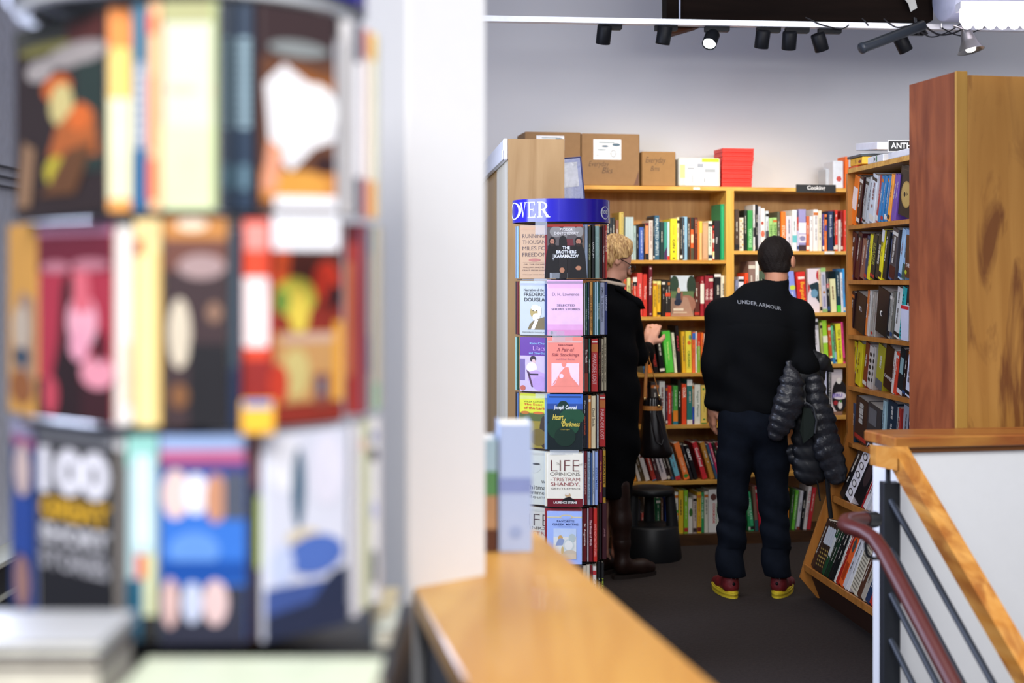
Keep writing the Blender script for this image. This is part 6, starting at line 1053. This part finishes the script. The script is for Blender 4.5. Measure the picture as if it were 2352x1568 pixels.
# face details
for sx in (-1, 1):
    b = MB(Matrix.Translation(-WO)); e = wc+fd*.083+rt*.03*sx-upw*.008
    b.lathe([(.001, .004), (.008, .002), (.0095, -.003)], mat('e8e4e0', .3), e, tuple(fd), 12); b.lathe([(.001, .006), (.004, .005), (.0045, .0)], mat('4a3a30', .3), e+fd*.0005, tuple(fd), 12); b.build('eye', WM)
b = MB(Matrix.Translation(-WO)); b.prism([wc+fd*.0985-upw*.062+rt*a+upw*c_ for a, c_ in ((-.02, 0), (-.007, .005), (.007, .005), (.02, 0), (0, -.006))], fd*.003, mat('b0605a', .5)); b.build('lips', WM)
b = MB(Matrix.Translation(-WO)); g = wc+fd*.105-upw*.008
for sx in (-1, 1): b.tube([g+rt*(.031*sx)+(rt*math.cos(t)*.025+upw*math.sin(t)*.018) for t in [i*math.pi/10 for i in range(21)]], .0022, BLK, 6)
b.tube([g-rt*.006, g+upw*.004, g+rt*.006], .002, BLK, 6)
for sx in (-1, 1): b.tube([g+rt*.056*sx+upw*.004, wc+rt*.078*sx+fd*.03-upw*.002, wc+rt*.079*sx-fd*.008-upw*.004], .0024, mat('2a1c18', .4), 6)
b.build('glasses', WM, 'dark-rimmed glasses')
BLO = bpy.data.materials.new('blonde_hair'); BLO.use_nodes = True; nt = BLO.node_tree; bs_ = nt.nodes['Principled BSDF']; bs_.inputs['Roughness'].default_value = .5
tc = nt.nodes.new('ShaderNodeTexCoord'); mpn = nt.nodes.new('ShaderNodeMapping'); mpn.inputs['Rotation'].default_value = (0, .5, .4); mpn.inputs['Scale'].default_value = (1, 1, .18); n_ = nt.nodes.new('ShaderNodeTexNoise'); n_.inputs['Scale'].default_value = 130; n_.inputs['Detail'].default_value = 5; n_.inputs['Distortion'].default_value = .6
r_ = nt.nodes.new('ShaderNodeValToRGB'); r_.color_ramp.elements[0].position = .35; r_.color_ramp.elements[1].position = .62; r_.color_ramp.elements[0].color = lin('8a5c30'); r_.color_ramp.elements[1].color = lin('e0bc80')
bp_ = nt.nodes.new('ShaderNodeBump'); bp_.inputs['Strength'].default_value = .8; bp_.inputs['Distance'].default_value = .006
nt.links.new(tc.outputs['Object'], mpn.inputs[0]); nt.links.new(mpn.outputs[0], n_.inputs[0]); nt.links.new(n_.outputs['Fac'], r_.inputs[0]); nt.links.new(r_.outputs[0], bs_.inputs['Base Color']); nt.links.new(n_.outputs['Fac'], bp_.inputs['Height']); nt.links.new(bp_.outputs[0], bs_.inputs['Normal'])
def wh(X):
    a = np.arctan2(X[:, 1]-wc.y, X[:, 0]-wc.x); z = X[:, 2]-wc.z; return .0045*np.sin(a*7+z*34+1.5*np.sin(z*22))+.0028*np.sin(a*19+z*26+2*np.sin(z*30))+.0016*np.sin(a*37+z*20)
def wcut(X):
    Q = X-np.array(wc); f = Q@np.array(fd); u_ = Q@np.array(upw)
    return np.maximum(f-(.018+.036*np.clip((u_-.012)/.03, -1, 1))+.006*np.sin(X[:, 0]*90+u_*60), -(u_+.088))
kid(sdf_obj('hair', [ell(wc+upw*.018-fd*.008, (.088, .104, .104), RW), ell(wc-fd*.05-upw*.035, (.064, .05, .055), RW), ell(wc+upw*.085-fd*.01, (.06, .07, .035), RW)], .0045, BLO, k=.02, disp=wh, cut=wcut), WM)
COAT = mat('07080b', .9, spec=.08, var=.15, bump=.6, vs=12)
ct = chain(wl([(-.045, -.01, .46, .13), (-.03, -.01, .70, .135), (-.02, -.01, .95, .13), (-.02, -.005, 1.15, .118), (-.03, .0, 1.34, .12)]), (V3(0, 1, 0), 1.1))
ct += [seg(wp(-.16, .0, 1.38), wp(.045, .015, 1.40), .07, .062), seg(wp(-.03, -.0, 1.42), wp(-.035, .0, 1.50), .09, .066)]
ct += chain(wl([(.05, .02, 1.38, .068), (.11, .17, 1.15, .06), (.16, .33, 1.14, .056), (.202, .50, 1.158, .044)]))+chain(wl([(-.16, .0, 1.38, .068), (-.2, .0, 1.12, .06), (-.15, .14, 1.06, .05)]))
def wf(X):
    a = X[:, 0]-WO.x; z = X[:, 2]; return .008*np.sin(a*45+1.2*np.sin(z*9))*np.clip((1.1-z)*1.5, .1, 1)+.003*np.sin(z*40+a*25)
co = sdf_obj('coat', ct, .0085, COAT, k=.045, disp=wf, cut=lambda X: .415-X[:, 2]); kid(co, WM)
kid(sdf_obj('lapel', [seg(wp(.0, -.06, 1.50), wp(.10, .0, 1.425), .02, .028, (V3(.5, -.3, 1), 1.3)), seg(wp(.10, .0, 1.425), wp(.148, .02, 1.392), .03, .004, (V3(.5, -.3, 1), 1.3)), seg(wp(.03, .0, 1.42), wp(.10, .03, 1.375), .05, .022)], .006, COAT, k=.03), WM)
SCF = mat('c8b8a8', .8, bump=.5, vs=90)
b = MB(Matrix.Translation(-WO)); pts = [wc+Vector((math.cos(t)*.060-.015, math.sin(t)*.060-.015, -.128-.012*math.cos(t))) for t in [i*math.pi/10 for i in range(21)]]; b.tube(pts, .011, SCF, 10); b.build('scarf', WM, 'striped pale scarf')
# boots
BOOT = mat('22110c', .5, var=.2, bump=.6, vs=25)
for (x, y, a) in ((.03, -.05, -62), (-.08, .05, -40)):
    T = Matrix.Translation(wp(x, y, 0)) @ Matrix.Rotation(math.radians(a), 4, 'Z'); q = lambda *v: T @ V3(*v)
    bo = sdf_obj('boot', [seg(q(0, -.03, .48), q(0, -.02, .30), .056, .054), seg(q(0, -.02, .30), q(0, -.01, .10), .054, .041), seg(q(0, -.015, .055), q(0, .11, .048), .040, .037), seg(q(0, .11, .045), q(0, .165, .038), .037, .030)], .006, BOOT, k=.03, disp=lambda X: .003*np.sin(X[:, 2]*60)*(X[:, 2] < .2), cut=lambda X: .018-X[:, 2]); kid(bo, WM)
    mb = MB(Matrix.Translation(-WO) @ T); pr_ = [((.040-.004*math.sin(t))*math.cos(t), .065+.135*math.sin(t)) for t in [i*2*math.pi/24 for i in range(24)]]; mb.prism([(u_, v_, .0) for u_, v_ in pr_], (0, 0, .02), mat('1a100c', .7)); mb.build('sole', bo)
# handbag on her forearm
BG = empty('handbag', P(1505, 930, 7.66), "black leather bucket bag with tan straps hanging from the woman's forearm", 'bag'); inv = Matrix.Translation(-BG.location)
LEA = mat('120e10', .32, var=.15, coat=.35); TAN = mat('b47436', .5, var=.1)
def bq(px, py, dy=0): return P(px, py, 7.66+dy)
def rg(px0, px1, py, n=40, dep=.055, fold=0.0):
    c = bq((px0+px1)/2, py); r = (px1-px0)/2/F*7.66; return [(c.x+r*math.cos(t)*(1+fold*math.sin(9*t)), c.y+dep*math.sin(t)*(1+fold*math.sin(9*t)), c.z) for t in [2*math.pi*i/n for i in range(n)]]
rings = [rg(1481, 1517, 914, dep=.03, fold=.14), rg(1478, 1519, 928, dep=.036, fold=.10), rg(1477, 1521, 945, dep=.04, fold=.06), rg(1473, 1530, 985, dep=.055, fold=.04), rg(1469, 1541, 1025, dep=.062), rg(1467, 1546, 1040, dep=.062), rg(1474, 1540, 1050, dep=.05), rg(1490, 1520, 1051, dep=.02)]
b = MB(inv); n = 40; b.add([v for r in rings for v in r], [(j*n+i, j*n+(i+1) % n, (j+1)*n+(i+1) % n, (j+1)*n+i) for j in range(len(rings)-1) for i in range(n)]+[tuple(range((len(rings)-1)*n, len(rings)*n))], LEA, True); b.build('body', BG)
bt = [rg(1476, 1521, 931, dep=.042), rg(1475.5, 1522, 941, dep=.044)]; b = MB(inv); b.add(bt[0]+bt[1], [(i, (i+1) % n, n+(i+1) % n, n+i) for i in range(n)], TAN, True); b.build('belt', BG, 'tan leather belt')
for x0, x1 in ((1481, 1486), (1515, 1490)):
    b = MB(inv); b.tube([bq(x0, 918, -.05), bq((x0*2+x1)/3, 880, -.05), bq(x1, 820, -.03), bq(1489, 806, .02)], .009, TAN, 8, flat=.3); b.build('strap', BG, 'tan strap')
b = MB(inv); b.tube([bq(1494, 948, -.06), bq(1500, 985, -.07), bq(1508, 1015, -.075), bq(1520, 1022, -.075), bq(1525, 1005, -.07), bq(1517, 975, -.065), bq(1508, 948, -.06)], .004, mat('1c181a', .25, coat=.5), 8); b.build('drawstring', BG)
GLD = mat('d8c890', .2, metal=1.0)
for px, py in ((1481, 916), (1514, 910), (1513, 933)):
    b = MB(inv); b.lathe([(.004, 0), (.008, .001), (.008, .005), (.004, .006)], GLD, bq(px, py, -.062), (0, -1, 0), 12); b.build('buckle', BG, 'gold buckle')

# ============================================================ put every root at the base of its thing
def tree(o):
    out = [o]
    for c_ in kids.get(o.name, []): out += tree(c_)
    return out
kids = {}
for o in bpy.data.objects:
    if o.parent: kids.setdefault(o.parent.name, []).append(o)
for o in [o for o in bpy.data.objects if o.parent is None and o.type in ('MESH', 'EMPTY') and o.location.length < 1e-6]:
    T_ = tree(o); ms = [q_ for q_ in T_ if q_.type == 'MESH']
    if not ms: continue
    co_ = np.concatenate([np.array([v.co[:] for v in q_.data.vertices]) for q_ in ms]); lo_, hi_ = co_.min(0), co_.max(0)
    L_ = Vector(((lo_[0]+hi_[0])/2, (lo_[1]+hi_[1])/2, lo_[2]))
    for q_ in ms: q_.data.transform(Matrix.Translation(-L_))
    o.location = L_
